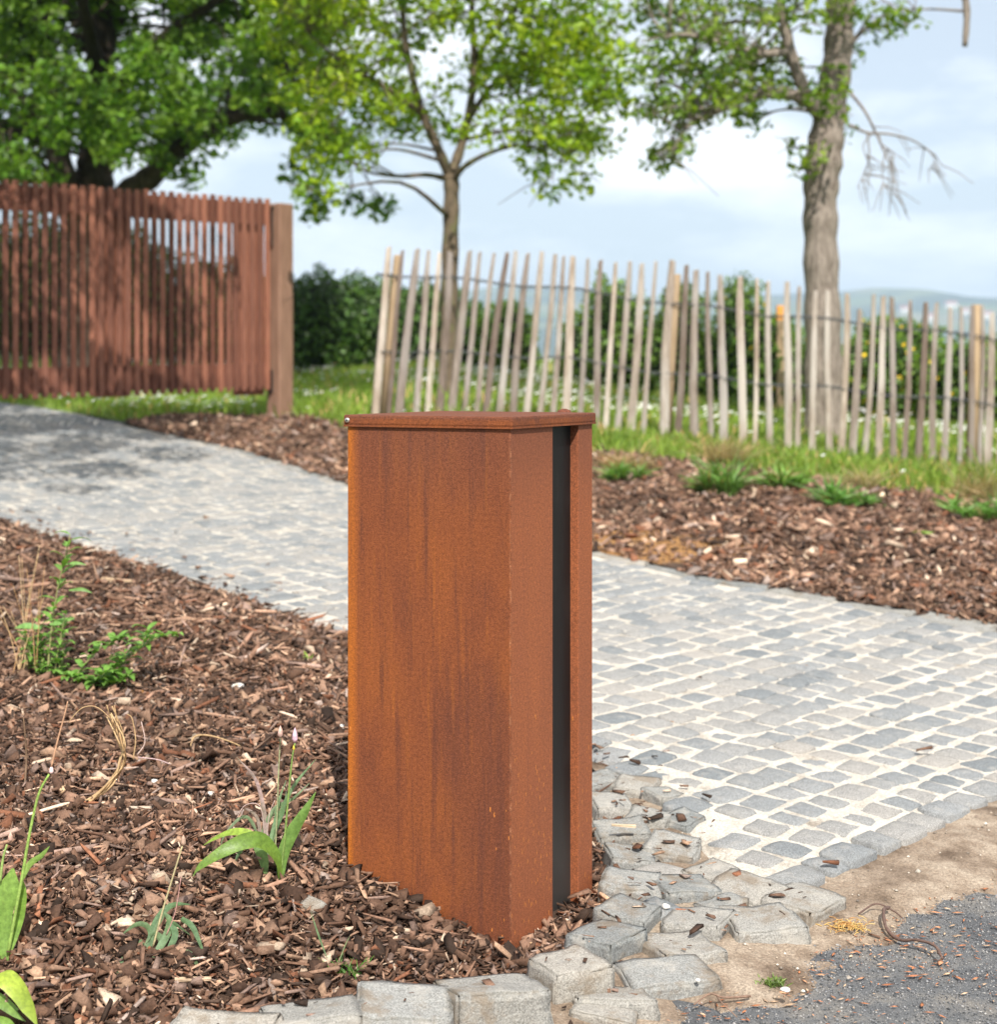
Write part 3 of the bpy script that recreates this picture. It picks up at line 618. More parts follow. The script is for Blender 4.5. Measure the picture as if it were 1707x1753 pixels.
# hanging rim of the cap: four thin strips, gapped from the body
rm = MB()
rm.box(-A - e, e, -e, -e + .003, HP - .006, HP - .0015)
rm.box(e - .003, e, -e + .0035, A2 + e, HP - .006, HP - .0015)
rm.build('cap_rim', M['rustcap'], cap)
s = MB()
cx, cz = -A + .004, HP + .008
def disc(mb, c, r, d, n=16, dome=.3):
    v = []; 
    for k, (rr, dd) in enumerate([(r, 0), (r, d * .6), (r * .75, d), (r * .3, d * (1 + dome * .2))]):
        v += [(c[0] + rr * math.cos(2 * math.pi * i / n), c[1] - dd, c[2] + rr * math.sin(2 * math.pi * i / n)) for i in range(n)]
    f = [(k * n + i, k * n + (i + 1) % n, (k + 1) * n + (i + 1) % n, (k + 1) * n + i) for k in range(3) for i in range(n)] + [tuple(3 * n + i for i in range(n))]
    mb.add(v, f)
disc(s, (cx, -e, cz), .0058, .004); sc = s.build('screw', M['zinc'], pil, True)
s = MB(); s.box(cx - .0008, cx + .0008, -e - .0048, -e - .0036, cz - .0022, cz + .0022); s.box(cx - .0022, cx - .00081, -e - .0048, -e - .0036, cz - .0008, cz + .0008); s.box(cx + .00081, cx + .0022, -e - .0048, -e - .0036, cz - .0008, cz + .0008); s.build('drive_recess', M['iron'], sc)
s = MB(); s.tube([(-.08, A2 + e + .012, HP - .02), (-.08, A2 + e + .012, HP + .012), (-.08, A2 + e + .012, HP + .024), (-.08, A2 + e + .012, HP + .028)], [.02, .02, .015, .004], 12); s.build('hinge_knuckle', M['rustcap'], pil, True)

# ------------------------------------------------------------------ gate
gA = W(-260, 693, 11.35); gB = W(461, 667, 14.1); gA.z = .985; gB.z = 1.055
gl = (gB.xy - gA.xy).length; grz = math.atan2(gB.y - gA.y, gB.x - gA.x)
gate = empty('slatted_gate', (gA.x, gA.y, .985), grz); tag(gate, 'tall reddish hardwood gate of narrow upright slats above the cobbled drive', 'gate')
GH = 1.535; nsl = int(gl / .081)
sl = MB(); sl.box(-.028, .028, -.03, .0, 0, GH)
me0 = None
def bevbox(name, x0, x1, y0, y1, z0, z1, mat, parent, bev=.004):
    bm = bmesh.new(); bmesh.ops.create_cube(bm, size=1)
    for v in bm.verts: v.co = ((x0 + x1) / 2 + v.co.x * (x1 - x0), (y0 + y1) / 2 + v.co.y * (y1 - y0), (z0 + z1) / 2 + v.co.z * (z1 - z0))
    bmesh.ops.bevel(bm, geom=bm.edges[:], offset=bev, segments=1, affect='EDGES')
    me = bpy.data.meshes.new(name); bm.to_mesh(me); bm.free(); me.materials.append(mat); return link(bpy.data.objects.new(name, me), parent)
first = None
for i in range(nsl):
    xx = gl - .03 - i * .081
    if first is None: first = bevbox('slat', -.0235, .0235, -.024, 0, 0, GH, M['gate'], gate, .006); ob = first
    else: ob = link(first.copy(), gate)
    ob.location = (xx, random.uniform(-.002, .002), .07 * xx / gl + random.uniform(-.006, .006))
def rail(name, x0, x1, z0, z1):
    r = bevbox(name, x0, x1, .003, .045, z0, z1, M['gate'], gate); r.rotation_euler = (0, -math.atan(.07 / gl), 0); return r
rail('top_rail', 0, gl, GH - .21, GH - .03); rail('bottom_rail', 0, gl, .03, .22)
for xx in (gl - .16, gl - 1.50): bevbox('stile', xx - .15, xx + .15, .048, .09, .03, GH - .02, M['gate'], gate)
gp = empty('gate_post', (gB.x + .075, gB.y + .09, .66), grz); tag(gp, 'thick square brown timber post the slatted gate hangs from', 'post')
bevbox('shaft', -.085, .07, -.09, .07, 0, 1.90, M['gpost'], gp, .012)
bevbox('hinge_strap', -.17, -.06, -.02, .02, 1.845, 1.875, M['iron'], gp, .004); bevbox('hinge_plate', -.105, -.093, -.02, .03, 1.55, 1.84, M['iron'], gp, .003); bevbox('hinge_plate', -.105, -.093, -.02, .03, .38, .56, M['iron'], gp, .003)

# ------------------------------------------------------------------ paling fence
fence = empty('paling_fence', (1.2, 12.7, 0.6)); tag(fence, 'weathered split-wood paling fence wired along the top of the bank', 'fence')
tops = [(665, 424), (691, 428), (712, 427), (735, 430), (752, 433), (772, 432), (804, 430), (823, 432), (848, 434), (869, 433), (883, 432), (903, 434), (930, 432), (950, 436), (965, 440), (983, 440), (1007, 443), (1030, 446), (1053, 450), (1079, 449)]
bots = [640, 662, 682, 709, 732, 752, 769, 792, 810, 827, 852, 876, 898, 923, 945, 967, 992, 1018, 1037, 1057]
botb = [702, 702, 703, 704, 705, 708, 708, 709, 710, 710, 712, 714, 715, 716, 718, 720, 722, 724, 727, 730]
tx = [240, 297, 360, 430, 460, 515, 565, 652, 717, 765, 845, 890, 958, 1010, 1085, 1138, 1198, 1235, 1275, 1350, 1408, 1457, 1512, 1560, 1610, 1645, 1690]
ty = [50, 45, 40, 60, 80, 85, 100, 105, 115, 125, 130, 150, 160, 165, 175, 240, 180, 185, 190, 205, 215, 215, 235, 230, 225, 225, 255]
bx = [195, 245, 325, 380, 455, 520, 575, 650, 705, 765, 835, 880, 940, 1010, 1060, 1105, 1160, 1215, 1275, 1325, 1385, 1435, 1490, 1550, 1590, 1640, 1670]
for a, b, c in zip(tx, ty, bx): tops.append((1000 + a / 2.414, 430 + b / 2.414)); bots.append(1000 + c / 2.414)
while len(botb) < len(bots): botb.append(np.interp(bots[len(botb)], [1057, 1250, 1450, 1720], [735, 775, 795, 815]))
for k in range(5): tops.append((1722 + k * 24, 530 + k * 3)); bots.append(1712 + k * 24); botb.append(818)
FY = lambda px: 13.0 - .35 * (px - 650) / 1050
loc0 = Vector(fence.location)
for i, ((a, b), c, d) in enumerate(zip(tops, bots, botb)):
    Y = FY(a) + random.uniform(-.015, .015); T = W(a, b, Y) - loc0; Bq = W(c, d, Y); Bq.z = min(Bq.z, float(zg(Bq.x, Bq.y)) + .02) - .06; Bq -= loc0
    r = random.Random(i); n = 6; pts = []; k = 7
    wd = r.uniform(.020, .033); dp = wd * r.uniform(.5, .8); a1, a2 = r.uniform(-.014, .014), r.uniform(0, 6); v = []
    ph = r.uniform(0, 6); sh = [r.uniform(.75, 1.15) for _ in range(n)]
    for j in range(k):
        t = j / (k - 1); p = Bq.lerp(T, t); p.x += a1 * math.sin(t * 4 + a2) + r.uniform(-.002, .002); p.y += .5 * a1 * math.cos(t * 3 + a2)
        w_ = (1.08 - .2 * t) * (1 + r.uniform(-.06, .06))
        if t == 1: w_ *= .75
        for q in range(n): th = 2 * math.pi * q / n + ph; v.append((p.x + math.cos(th) * wd * w_ * sh[q], p.y + math.sin(th) * dp * w_ * sh[q], p.z + (r.uniform(-.012, .012) if t == 1 else 0)))
    f = [(j * n + q, j * n + (q + 1) % n, (j + 1) * n + (q + 1) % n, (j + 1) * n + q) for j in range(k - 1) for q in range(n)] + [tuple((k - 1) * n + q for q in range(n)), tuple(reversed(range(n)))]
    mesh_obj('picket', v, f, M['picket'], fence, False)
for (a, b, c, d, rr) in [(681, 437, 656, 705, .032), (1158, 470, 1140, 752, .036), (1672, 522, 1662, 815, .045)]:
    Y = FY(a) + .05; T = W(a, b, Y) - loc0; Bq = W(c, d + 14, Y) - loc0; s = MB(); s.tube([Bq, Bq.lerp(T, .5), T - Vector((0, 0, .01)), T], [rr, rr * .97, rr * .95, rr * .8], 12); s.build('post', M['fpost'], fence, True)
for (l0, l1) in [((468, 492, 520, 580), 0), ((599, 612, 640, 692), 1)]:
    xs_ = np.linspace(645, 1830, 130); s = MB(); s2 = MB(); p1 = []; p2 = []
    for q, x in enumerate(xs_):
        y = np.interp(x, [645, 950, 1150, 1707, 1830], [l0[0], l0[1], l0[2], l0[3], l0[3] + 14]) + 3 * math.sin(x * .03)
        p = W(x, y, FY(x)) - loc0; s_ = 1 if q % 2 else -1; p1.append(p + Vector((0, .024 * s_, .006))); p2.append(p + Vector((0, -.024 * s_, -.006)))
    s.tube(p1, .0045, 5); s.tube(p2, .0045, 5); s.build('wire', M['wire'], fence, True)

# ------------------------------------------------------------------ foliage
def leaf_cloud(name, Cn, size, mat, parent, up=.35, tint=(.6, 1.4), asp=.5, warm=0.0, out=None):
    """leaf-sized folded diamonds at Cn (n,3)"""
    n = len(Cn); nrm = rng.normal(0, 1, (n, 3)); nrm[:, 2] += up * 2
    if out is not None: nrm += out
    nrm /= np.linalg.norm(nrm, axis=1)[:, None]; t = rng.normal(0, 1, (n, 3)); t[:, 2] -= .5; t -= nrm * (t * nrm).sum(1)[:, None]; t /= np.linalg.norm(t, axis=1)[:, None]; b = np.cross(nrm, t)
    s = size * rng.uniform(.65, 1.25, n)[:, None]
    V = np.stack([Cn - t * s * .5, Cn + b * s * asp * .5 + nrm * s * .10 - t * s * .05, Cn + t * s * .5 - nrm * s * .1, Cn - b * s * asp * .5 + nrm * s * .10 - t * s * .05], 1).reshape(-1, 3)
    i4 = np.arange(n)[:, None] * 4; F = np.concatenate([i4 + np.array([[0, 1, 2]]), i4 + np.array([[0, 2, 3]])], 0)
    k = rng.uniform(*tint, n)[:, None]; c = np.concatenate([k * (1 + warm * rng.uniform(0, 1, (n, 1))), k, k * rng.uniform(.6, 1.1, (n, 1)), np.ones((n, 1))], 1)
    return np_mesh(name, V, F, mat, parent, np.repeat(c, 4, 0))
def clump_pts(centres, radii, per, squash=.75):
    out = []
    for c, r in zip(centres, radii):
        m = max(6, int(per * (r / .3) ** 2)); d = rng.normal(0, 1, (m, 3)); d /= np.linalg.norm(d, axis=1)[:, None]; rr = r * rng.uniform(.15, 1.0, m) ** .5
        p = d * rr[:, None]; p[:, 2] *= squash; out.append(p + np.array(c))
    return np.concatenate(out)
def make_tree(name, label, base, limbs, centres, radii, per, lsize, lmat, bark, warm=0.0, bare=(), squash=.75, up=.35, tint=(.6, 1.4)):
    t = empty(name, base); tag(t, label, 'tree'); b0 = Vector(base)
    tr = MB(); nodes = []
    for j, (pts, rad) in enumerate(limbs):
        pp = smooth_path(pts, 6); rr = np.interp(np.linspace(0, 1, len(pp)), np.linspace(0, 1, len(rad)), rad)
        rr = [r * (1 + .07 * math.sin(q * 1.7 + j)) for q, r in enumerate(rr)]
        tgt = tr if j == 0 else br if j > 1 else None
        if j == 1: br = MB(); tgt = br
        tgt.tube([p - b0 for p in pp], rr, 10 if j == 0 else 7)
        nodes += [(p, r) for p, r in zip(pp, rr)][len(pp) // 3 if j == 0 else 1:]
    tr.build('trunk', bark, t, True)
    if len(limbs) == 1: br = MB()
    NP = np.array([p[:] for p, r in nodes]); tips = []
    for c, r in zip(centres, radii):
        d = np.linalg.norm(NP - np.array(c)[None], axis=1) + .6 * np.maximum(NP[:, 2] - c[2], 0); q = int(np.argmin(d)); p0 = Vector(NP[q]); c = Vector(c)
        r0 = min(nodes[q][1] * .6, .006 + .012 * (c - p0).length)
        mid = p0.lerp(c, .5) + Vector((random.uniform(-.1, .1), random.uniform(-.1, .1), random.uniform(0, .15))) * (c - p0).length
        br.tube([p - b0 for p in smooth_path([p0, mid, c], 4)], list(np.linspace(r0, .004, 9)), 5)
        for _ in range(4):
            e_ = c + Vector((random.gauss(0, 1), random.gauss(0, 1), random.gauss(0, .7))) * r * .6; s_ = mid.lerp(c, random.uniform(.4, 1))
            br.tube([s_ - b0, s_.lerp(e_, .5) - b0 + Vector((0, 0, .03)), e_ - b0], [.005, .004, .002], 4)
    for pts, rad in bare:
        PP = smooth_path(pts, 5)
        for _ in range(7):
            q_ = PP[random.randrange(len(PP) // 3, len(PP))]; d_ = Vector((random.gauss(.1, .12), random.gauss(0, .1), random.gauss(-.14, .09))); br.tube([q_ - b0, q_ + d_ * .5 + Vector((0, 0, .02)) - b0, q_ + d_ - b0], [.0045, .0035, .002], 4)
        br.tube([p - b0 for p in smooth_path(pts, 5)], list(np.linspace(rad[0], rad[1], (len(pts) - 1) * 5 + 1)), 5)
    br.build('branches', bark, t, True)
    lp = clump_pts(centres, radii, per, squash) - np.array(base)
    cr_ = leaf_cloud('crown', lp, lsize, lmat, t, up, tint, .52, warm); return t
def zone(n, test, Y0, Y1, x0, x1, y0, y1, mind=28):
    out = []; px = []
    tries = 0
    while len(out) < n and tries < n * 60:
        tries += 1; x, y = random.uniform(x0, x1), random.uniform(y0, y1)
        if not test(x, y): continue
        if any((x - a) ** 2 + (y - b) ** 2 < mind * mind and random.random() < .8 for a, b in px[-80:]): continue
        px.append((x, y)); out.append(W(x, y, random.uniform(Y0, Y1)))
    return out

# middle tree: slim trunk, lime crown
def Pm(l, Y): return [W(a, b, Y + d) for a, b, d in l]
base = W(768, 672, 15.0); base.z = float(zg(base.x, base.y))
limbs = [([base - Vector((0, 0, .1))] + Pm([(768, 560, 0), (771, 430, 0), (773, 330, 0), (772, 300, 0)], 15.0), [.088, .078, .070, .066, .072]),
         (Pm([(771, 305, 0), (790, 250, .1), (806, 180, .1), (812, 90, .2), (808, 0, .2), (815, -220, .2)], 15.0), [.05, .042, .036, .03, .026, .012]),
         (Pm([(770, 302, 0), (748, 250, -.1), (722, 190, -.1), (704, 120, -.2), (690, 20, -.2), (700, -200, -.2)], 15.0), [.05, .042, .036, .03, .026, .012]),
         (Pm([(773, 310, 0), (800, 282, -.2), (850, 258, -.3), (905, 250, -.4), (960, 275, -.5)], 15.0), [.03, .024, .018, .012, .005]),
         (Pm([(770, 308, 0), (730, 300, .2), (680, 302, .3), (620, 290, .5), (560, 240, .6)], 15.0), [.03, .022, .018, .012, .006]),
         (Pm([(806, 200, .1), (840, 150, .4), (890, 110, .6), (960, 80, .7)], 15.0), [.03, .022, .016, .006]),
         (Pm([(722, 195, -.1), (660, 150, -.5), (590, 110, -.7), (530, 60, -.9)], 15.0), [.03, .022, .016, .006]),
         (Pm([(704, 110, -.2), (640, 30, .4), (570, -60, .6)], 15.0), [.03, .02, .008]), (Pm([(812, 100, .2), (880, 20, -.3), (950, -60, -.6)], 15.0), [.026, .02, .008])]
def t_mid(x, y):
    if y > 340: return False
    lo = 38 * math.sin(x * .083) + 14 * math.sin(x * .21) + np.interp(x, [470, 500, 540, 590, 640, 690, 740, 800, 850, 900, 940, 985, 1030, 1075], [120, 205, 290, 320, 250, 240, 215, 200, 210, 230, 330, 320, 245, 225])
    if y > lo: return False
    if 700 < x < 860 and y > 60: return random.random() < .3
    if y > lo - 120: return random.random() < .8
    return random.random() < .85
cs = zone(400, t_mid, 13.6, 16.4, 465, 1045, -420, 335, 24)
make_tree('lime_green_tree', 'slim tree with bright lime-yellow leaves behind the paling fence', base, limbs, cs, [random.uniform(.15, .30) for _ in cs], 92, .09, M['leafB'], M['bark2'], .12)

# right tree: thick grey trunk, sparse leaves to one side
base = W(1412, 726, 14.2); base.z = float(zg(base.x, base.y))
Yr = 14.2
limbs = [([base - Vector((0, 0, .1))] + Pm([(1410, 600, 0), (1406, 450, 0), (1405, 340, 0), (1411, 270, 0), (1420, 200, 0), (1434, 100, 0), (1440, 0, 0), (1446, -200, 0), (1450, -400, 0)], Yr), [.18, .152, .142, .14, .155, .132, .122, .115, .09, .05]),
         (Pm([(1412, 205, 0), (1385, 175, -.2), (1340, 160, -.3), (1290, 165, -.4), (1230, 190, -.5), (1180, 215, -.6), (1150, 265, -.7)], Yr), [.075, .06, .05, .04, .03, .016, .006]),
         (Pm([(1385, 172, -.2), (1360, 110, -.3), (1345, 50, -.3), (1330, -40, -.3), (1310, -200, -.3)], Yr), [.055, .05, .045, .035, .015]),
         (Pm([(1352, 90, -.3), (1300, 92, -.5), (1240, 75, -.6), (1170, 60, -.7), (1100, 70, -.8)], Yr), [.035, .03, .022, .016, .006]),
         (Pm([(1430, 130, 0), (1470, 60, .3), (1530, 20, .5), (1565, 25, .6)], Yr), [.03, .02, .012, .005]),
         (Pm([(1445, -190, 0), (1540, -260, -.3), (1615, -170, -.5), (1645, -40, -.6), (1655, 20, -.6), (1652, 80, -.6)], Yr), [.06, .045, .035, .03, .028, .022])]
cl = [(1110, 110), (1140, 60), (1120, 20), (1150, 100), (1170, 30), (1190, 120), (1210, 60), (1225, 20), (1240, 110), (1265, 60), (1280, 120), (1250, 150), (1300, 90), (1310, 150), (1290, 20), (1200, 165), (1165, 165), (1140, 180), (1130, 140), (1105, 190), (1215, 130), (1275, 95), (1330, 110), (1230, 60),
      (1150, 245), (1138, 272), (1190, 195), (1255, 190), (1265, 205), (1340, 155), (1365, 140), (1395, 130), (1420, 150), (1445, 135), (1400, 165), (1370, 170), (1450, 90), (1475, 60), (1505, 30), (1540, 30), (1560, 30), (1470, 20), (1380, 20), (1340, 60), (1400, 45), (1360, 290), (1378, 305), (1385, 268), (1366, 240), (1435, 210), (1405, 200), (1320, 20), (1350, 0), (1180, 0), (1110, -20), (1250, -30), (1400, -40), (1430, 20)]
cs = []
for (x, y) in cl:
    for _ in range(3 if x < 1330 else 1): cs.append(W(x + random.gauss(0, 14), y + random.gauss(0, 9), Yr + random.uniform(-1, .3)))
cs += zone(70, lambda x, y: True, 13, 15.5, 1110, 1600, -420, -20, 40)
bare = [(Pm([(1452, 155, 0), (1480, 190, -.1), (1498, 225, -.1), (1515, 262, -.2), (1528, 300, -.2), (1524, 350, -.2)], Yr), (.014, .004)), (Pm([(1455, 215, 0), (1485, 228, .1), (1520, 230, .1), (1560, 240, .2), (1595, 262, .3), (1612, 283, .3)], Yr), (.014, .004)),
        (Pm([(1485, 228, .1), (1488, 270, .1), (1478, 300, .1), (1468, 322, .1)], Yr), (.008, .003)), (Pm([(1505, 245, 0), (1520, 255, 0), (1538, 268, 0)], Yr), (.006, .003)), (Pm([(1515, 262, -.2), (1510, 300, -.2), (1520, 330, -.2)], Yr), (.006, .002)), (Pm([(1590, 258, .3), (1600, 275, .3), (1590, 290, .3)], Yr), (.005, .002)),
        (Pm([(1498, 225, -.1), (1478, 250, -.1), (1490, 290, -.1), (1476, 312, -.1)], Yr), (.006, .002)), (Pm([(1230, 185, -.5), (1170, 190, -.6), (1155, 230, -.6), (1132, 285, -.6)], Yr), (.012, .004))]
rt = make_tree('grey_trunk_tree', 'old pear tree with thick grey trunk and drooping bare twigs behind the fence', base, limbs, cs, [random.uniform(.12, .21) for _ in cs], 90, .085, M['leafC'], M['bark'], .2, bare)

# big dark tree behind the gate
base = W(150, 640, 19.5); base.z = float(plane(base.x, base.y))
Yl = 19.5
limbs = [([base - Vector((0, 0, .1))] + Pm([(150, 500, 0), (150, 380, 0), (158, 320, 0), (165, 270, 0), (170, 180, 0), (180, 0, 0), (185, -300, 0)], Yl), [.34, .28, .26, .24, .2, .17, .12, .05]),
         (Pm([(140, 400, 0), (112, 320, -.3), (98, 240, -.5), (90, 120, -.6), (60, -100, -.6)], Yl), [.2, .16, .13, .1, .04]),
         (Pm([(160, 390, 0), (215, 335, -.2), (262, 300, -.4), (310, 255, -.6), (390, 205, -.8), (470, 195, -1.0), (560, 225, -1.2)], Yl), [.18, .15, .13, .11, .09, .06, .02]),
         (Pm([(170, 200, 0), (240, 100, -1), (330, 30, -1.6), (430, -40, -2)], Yl), [.12, .09, .06, .02]), (Pm([(98, 240, -.5), (20, 160, -1.3), (-80, 120, -1.8)], Yl), [.1, .07, .03]), (Pm([(165, 120, 0), (150, 40, -1.5), (120, -60, -2.6)], Yl), [.1, .07, .03])]
def t_left(x, y):
    lo = np.interp(x, [-200, 40, 90, 130, 190, 230, 290, 330, 380, 440, 500, 540], [330, 305, 260, 235, 260, 250, 265, 250, 225, 185, 215, 245])
    if y > lo: return False
    if (x - 205) ** 2 + (y - 95) ** 2 < 28 ** 2 or (x - 250) ** 2 + (y - 165) ** 2 < 24 ** 2: return False
    return True
cs = zone(600, t_left, 17.0, 21.5, -230, 580, -480, 330, 26)
cs += [W(x, y, 18.5) for x, y in [(300, 290), (325, 305), (330, 280), (510, 265), (525, 330), (545, 345), (500, 300), (610, 350), (645, 360), (660, 352), (540, 370), (560, 250), (590, 240), (20, 290), (60, 310), (270, 270), (90, 300)]]
make_tree('spreading_dark_tree', 'broad dark green tree with forked trunk rising behind the gate', base, limbs, cs, [random.uniform(.22, .38) for _ in cs[:-17]] + [.18] * 17, 105, .115, M['leafA'], M['bark3'], .2, tint=(.55, 1.5))
# a tree beside the drive just out of view: its boughs shade the gate and the paving below
base = Vector((-5.2, 8.6, 0.55))
limbs = [([base - Vector((0, 0, .1)), base + Vector((.1, .1, 1.6)), base + Vector((.2, .3, 2.6)), base + Vector((.3, .4, 5))], [.2, .16, .14, .05]),
         ([base + Vector((.2, .3, 2.5)), base + Vector((1.2, .5, 3.4)), base + Vector((2.4, .7, 4.2)), base + Vector((3.3, .9, 4.6))], [.1, .08, .05, .02]),
         ([base + Vector((.2, .3, 2.8)), base + Vector((.9, 1.0, 3.6)), base + Vector((1.6, 1.8, 4.2)), base + Vector((2.4, 2.4, 4.5))], [.09, .07, .05, .02])]
cs = []
for _ in range(900):
    p = Vector((random.uniform(-6.5, -1.55), random.uniform(7.0, 11.2), random.uniform(3.35, 6.2)))
    if p.z < CAMZ + 680 / FPX * p.y and p.x > -.31 * p.y: continue
    if math.sin(p.x * 2.1 + 1) * math.sin(p.y * 2.6 + .5) + .6 * math.sin(p.z * 3 + p.x) < .12: continue
    cs.append(p)
    if len(cs) > 150: break
make_tree('roadside_tree', 'leafy tree standing beside the drive in front of the gate', base, limbs, cs, [random.uniform(.2, .36) for _ in cs], 130, .1, M['leafA'], M['bark3'])

# hedges and shrubs
def shrub(name, label, boxes, n, size, mat, yellow=0, group=None, cat='shrub'):
    """boxes: list of (centre, half sizes) lobes standing on the ground"""
    c0 = boxes[0][0]; base = Vector((c0[0], c0[1], float(zg(c0[0], min(c0[1], 26))) - .05)); t = empty(name, base); tag(t, label, cat, group)
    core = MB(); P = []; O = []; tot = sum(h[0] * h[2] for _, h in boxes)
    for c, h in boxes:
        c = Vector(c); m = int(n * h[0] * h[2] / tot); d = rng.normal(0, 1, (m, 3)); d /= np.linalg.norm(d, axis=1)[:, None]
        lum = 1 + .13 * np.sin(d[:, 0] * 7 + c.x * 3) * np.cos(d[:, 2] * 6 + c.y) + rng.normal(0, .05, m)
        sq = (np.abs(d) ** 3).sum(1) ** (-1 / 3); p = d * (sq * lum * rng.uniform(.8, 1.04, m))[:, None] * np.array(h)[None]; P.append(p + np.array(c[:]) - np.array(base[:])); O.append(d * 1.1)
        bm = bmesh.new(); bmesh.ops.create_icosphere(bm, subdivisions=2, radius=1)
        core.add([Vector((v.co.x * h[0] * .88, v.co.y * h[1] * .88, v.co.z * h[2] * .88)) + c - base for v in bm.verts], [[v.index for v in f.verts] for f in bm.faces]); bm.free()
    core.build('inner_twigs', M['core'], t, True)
    P = np.concatenate(P); O = np.concatenate(O); leaf_cloud('foliage', P, size, mat, t, .2, (.5, 1.6), .6, .25, O)
    if yellow:
        q = P[rng.choice(len(P), yellow)] * 1.0 + np.array([0, -.05, .02]); o = leaf_cloud('blossom', q, .05, M['yellow'], t, .5, (.9, 1.1), .9)
    return t
def lobes(lst, Y):     # px centre x, top y, bottom y, half width px
    out = []
    for (x, yt, yb, hw, dy) in lst:
        Yq = Y + dy; a = W(x, yt, Yq); b = W(x, yb, Yq); out.append(((a.x, Yq, (a.z + b.z) / 2), (hw / FPX * Yq, .7 + .2 * random.random(), (a.z - b.z) / 2)))
    return out
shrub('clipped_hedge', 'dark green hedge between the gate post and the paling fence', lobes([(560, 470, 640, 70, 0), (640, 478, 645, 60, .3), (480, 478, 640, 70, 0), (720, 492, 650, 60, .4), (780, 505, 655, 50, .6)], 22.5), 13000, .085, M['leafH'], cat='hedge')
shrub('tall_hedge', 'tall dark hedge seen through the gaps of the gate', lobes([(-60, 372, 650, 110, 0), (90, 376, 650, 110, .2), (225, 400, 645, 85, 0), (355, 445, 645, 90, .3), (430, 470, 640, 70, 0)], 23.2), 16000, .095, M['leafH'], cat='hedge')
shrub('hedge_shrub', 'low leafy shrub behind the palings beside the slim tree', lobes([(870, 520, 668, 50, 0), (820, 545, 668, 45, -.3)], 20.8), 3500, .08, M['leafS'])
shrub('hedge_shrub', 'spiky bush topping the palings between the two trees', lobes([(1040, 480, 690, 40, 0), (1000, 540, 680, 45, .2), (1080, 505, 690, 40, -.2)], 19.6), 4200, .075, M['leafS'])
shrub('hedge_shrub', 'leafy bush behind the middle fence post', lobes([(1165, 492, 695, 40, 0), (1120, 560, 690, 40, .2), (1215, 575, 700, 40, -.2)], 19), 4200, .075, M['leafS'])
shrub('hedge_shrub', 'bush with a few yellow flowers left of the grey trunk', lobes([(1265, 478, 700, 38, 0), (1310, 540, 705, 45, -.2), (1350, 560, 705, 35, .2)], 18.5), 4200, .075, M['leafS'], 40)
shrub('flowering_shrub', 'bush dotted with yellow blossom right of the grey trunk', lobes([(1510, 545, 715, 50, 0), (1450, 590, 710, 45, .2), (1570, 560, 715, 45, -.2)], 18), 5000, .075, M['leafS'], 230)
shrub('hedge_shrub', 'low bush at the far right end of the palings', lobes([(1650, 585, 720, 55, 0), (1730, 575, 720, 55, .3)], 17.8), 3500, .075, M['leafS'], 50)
# an orange marker stake among the shrubs
stk = empty('marker_stake', W(1336, 700, 17.6)); tag(stk, 'orange wooden stake standing among the bushes behind the fence', 'stake')
h_ = (700 - 525) / FPX * 17.6; prism([(-.035, -.03), (.035, -.03), (.035, .03), (-.035, .03)], 0, h_, 'shaft', M['fpost'], stk, .008); prism([(-.038, -.033), (.038, -.033), (.038, .033), (-.038, .033)], h_ - .14, h_ + .01, 'painted_tip', m_flat('orange_paint', (.62, .28, .06)), stk, .01)

# ------------------------------------------------------------------ grass, daisies
def blades(name, X, Y, Z, hgt, lean, mat, label, cat, tint=(.7, 1.3), wid=.006, dry=0.0):
    n = len(X); a = rng.uniform(0, 6.28, n); h = np.asarray(hgt) * rng.lognormal(0, .3, n); ln = lean * h * rng.uniform(.2, 1.2, n); b = rng.uniform(0, 6.28, n)
    dx, dy = np.cos(a) * ln, np.sin(a) * ln; wx, wy = np.cos(b) * wid, np.sin(b) * wid
    V = np.stack([np.stack([X - wx, Y - wy, Z - .01], 1), np.stack([X + wx, Y + wy, Z - .01], 1), np.stack([X + wx * .8 + dx * .35, Y + wy * .8 + dy * .35, Z + h * .6], 1), np.stack([X - wx * .8 + dx * .35, Y - wy * .8 + dy * .35, Z + h * .6], 1), np.stack([X + dx, Y + dy, Z + h], 1)], 1).reshape(-1, 3)
    i5 = np.arange(n)[:, None] * 5; F = np.concatenate([i5 + np.array([[0, 1, 2]]), i5 + np.array([[0, 2, 3]]), i5 + np.array([[3, 2, 4]])], 0)
    k = rng.uniform(*tint, n)[:, None]; isd = (rng.random(n) < dry)[:, None]
    c = np.where(isd, np.concatenate([k * 3.0, k * 1.35, k * 3.5], 1), np.concatenate([k, k, k * .8], 1)); c = np.concatenate([c, np.ones((n, 1))], 1)
    o = np_mesh(name, V, F, mat, None, np.repeat(c, 5, 0)); tag(o, label, cat, kind='stuff'); return o
X, Y = scatter(LAWN, 190000, lambda X, Y: (Y < 25.5) * np.clip((15 / Y) ** 2, .2, 1) * (np.abs(X) < .33 * Y))
blades('grass', X, Y, zg(X, Y), .075, .8, M['grass'], 'short green lawn grass behind the fence and gate', 'grass', (.6, 1.35), .008, .08)
lb = [(6, 9.25), (4.2, 10.25), (2.6, 10.8), (1.4, 11.2), (0.2, 11.75), (-1.0, 12.8)]
LG = lb + [(-1.0, 13.1), (.3, 13.0), (4.3, 12.75), (6, 12.6)]
X, Y = scatter(LG, 90000, lambda X, Y: np.clip(.2 + 1.1 * wob(X, Y, 3.5, 2), .08, 1) * sst(-.1, .5, dist_edge(lb, X, Y, False)))
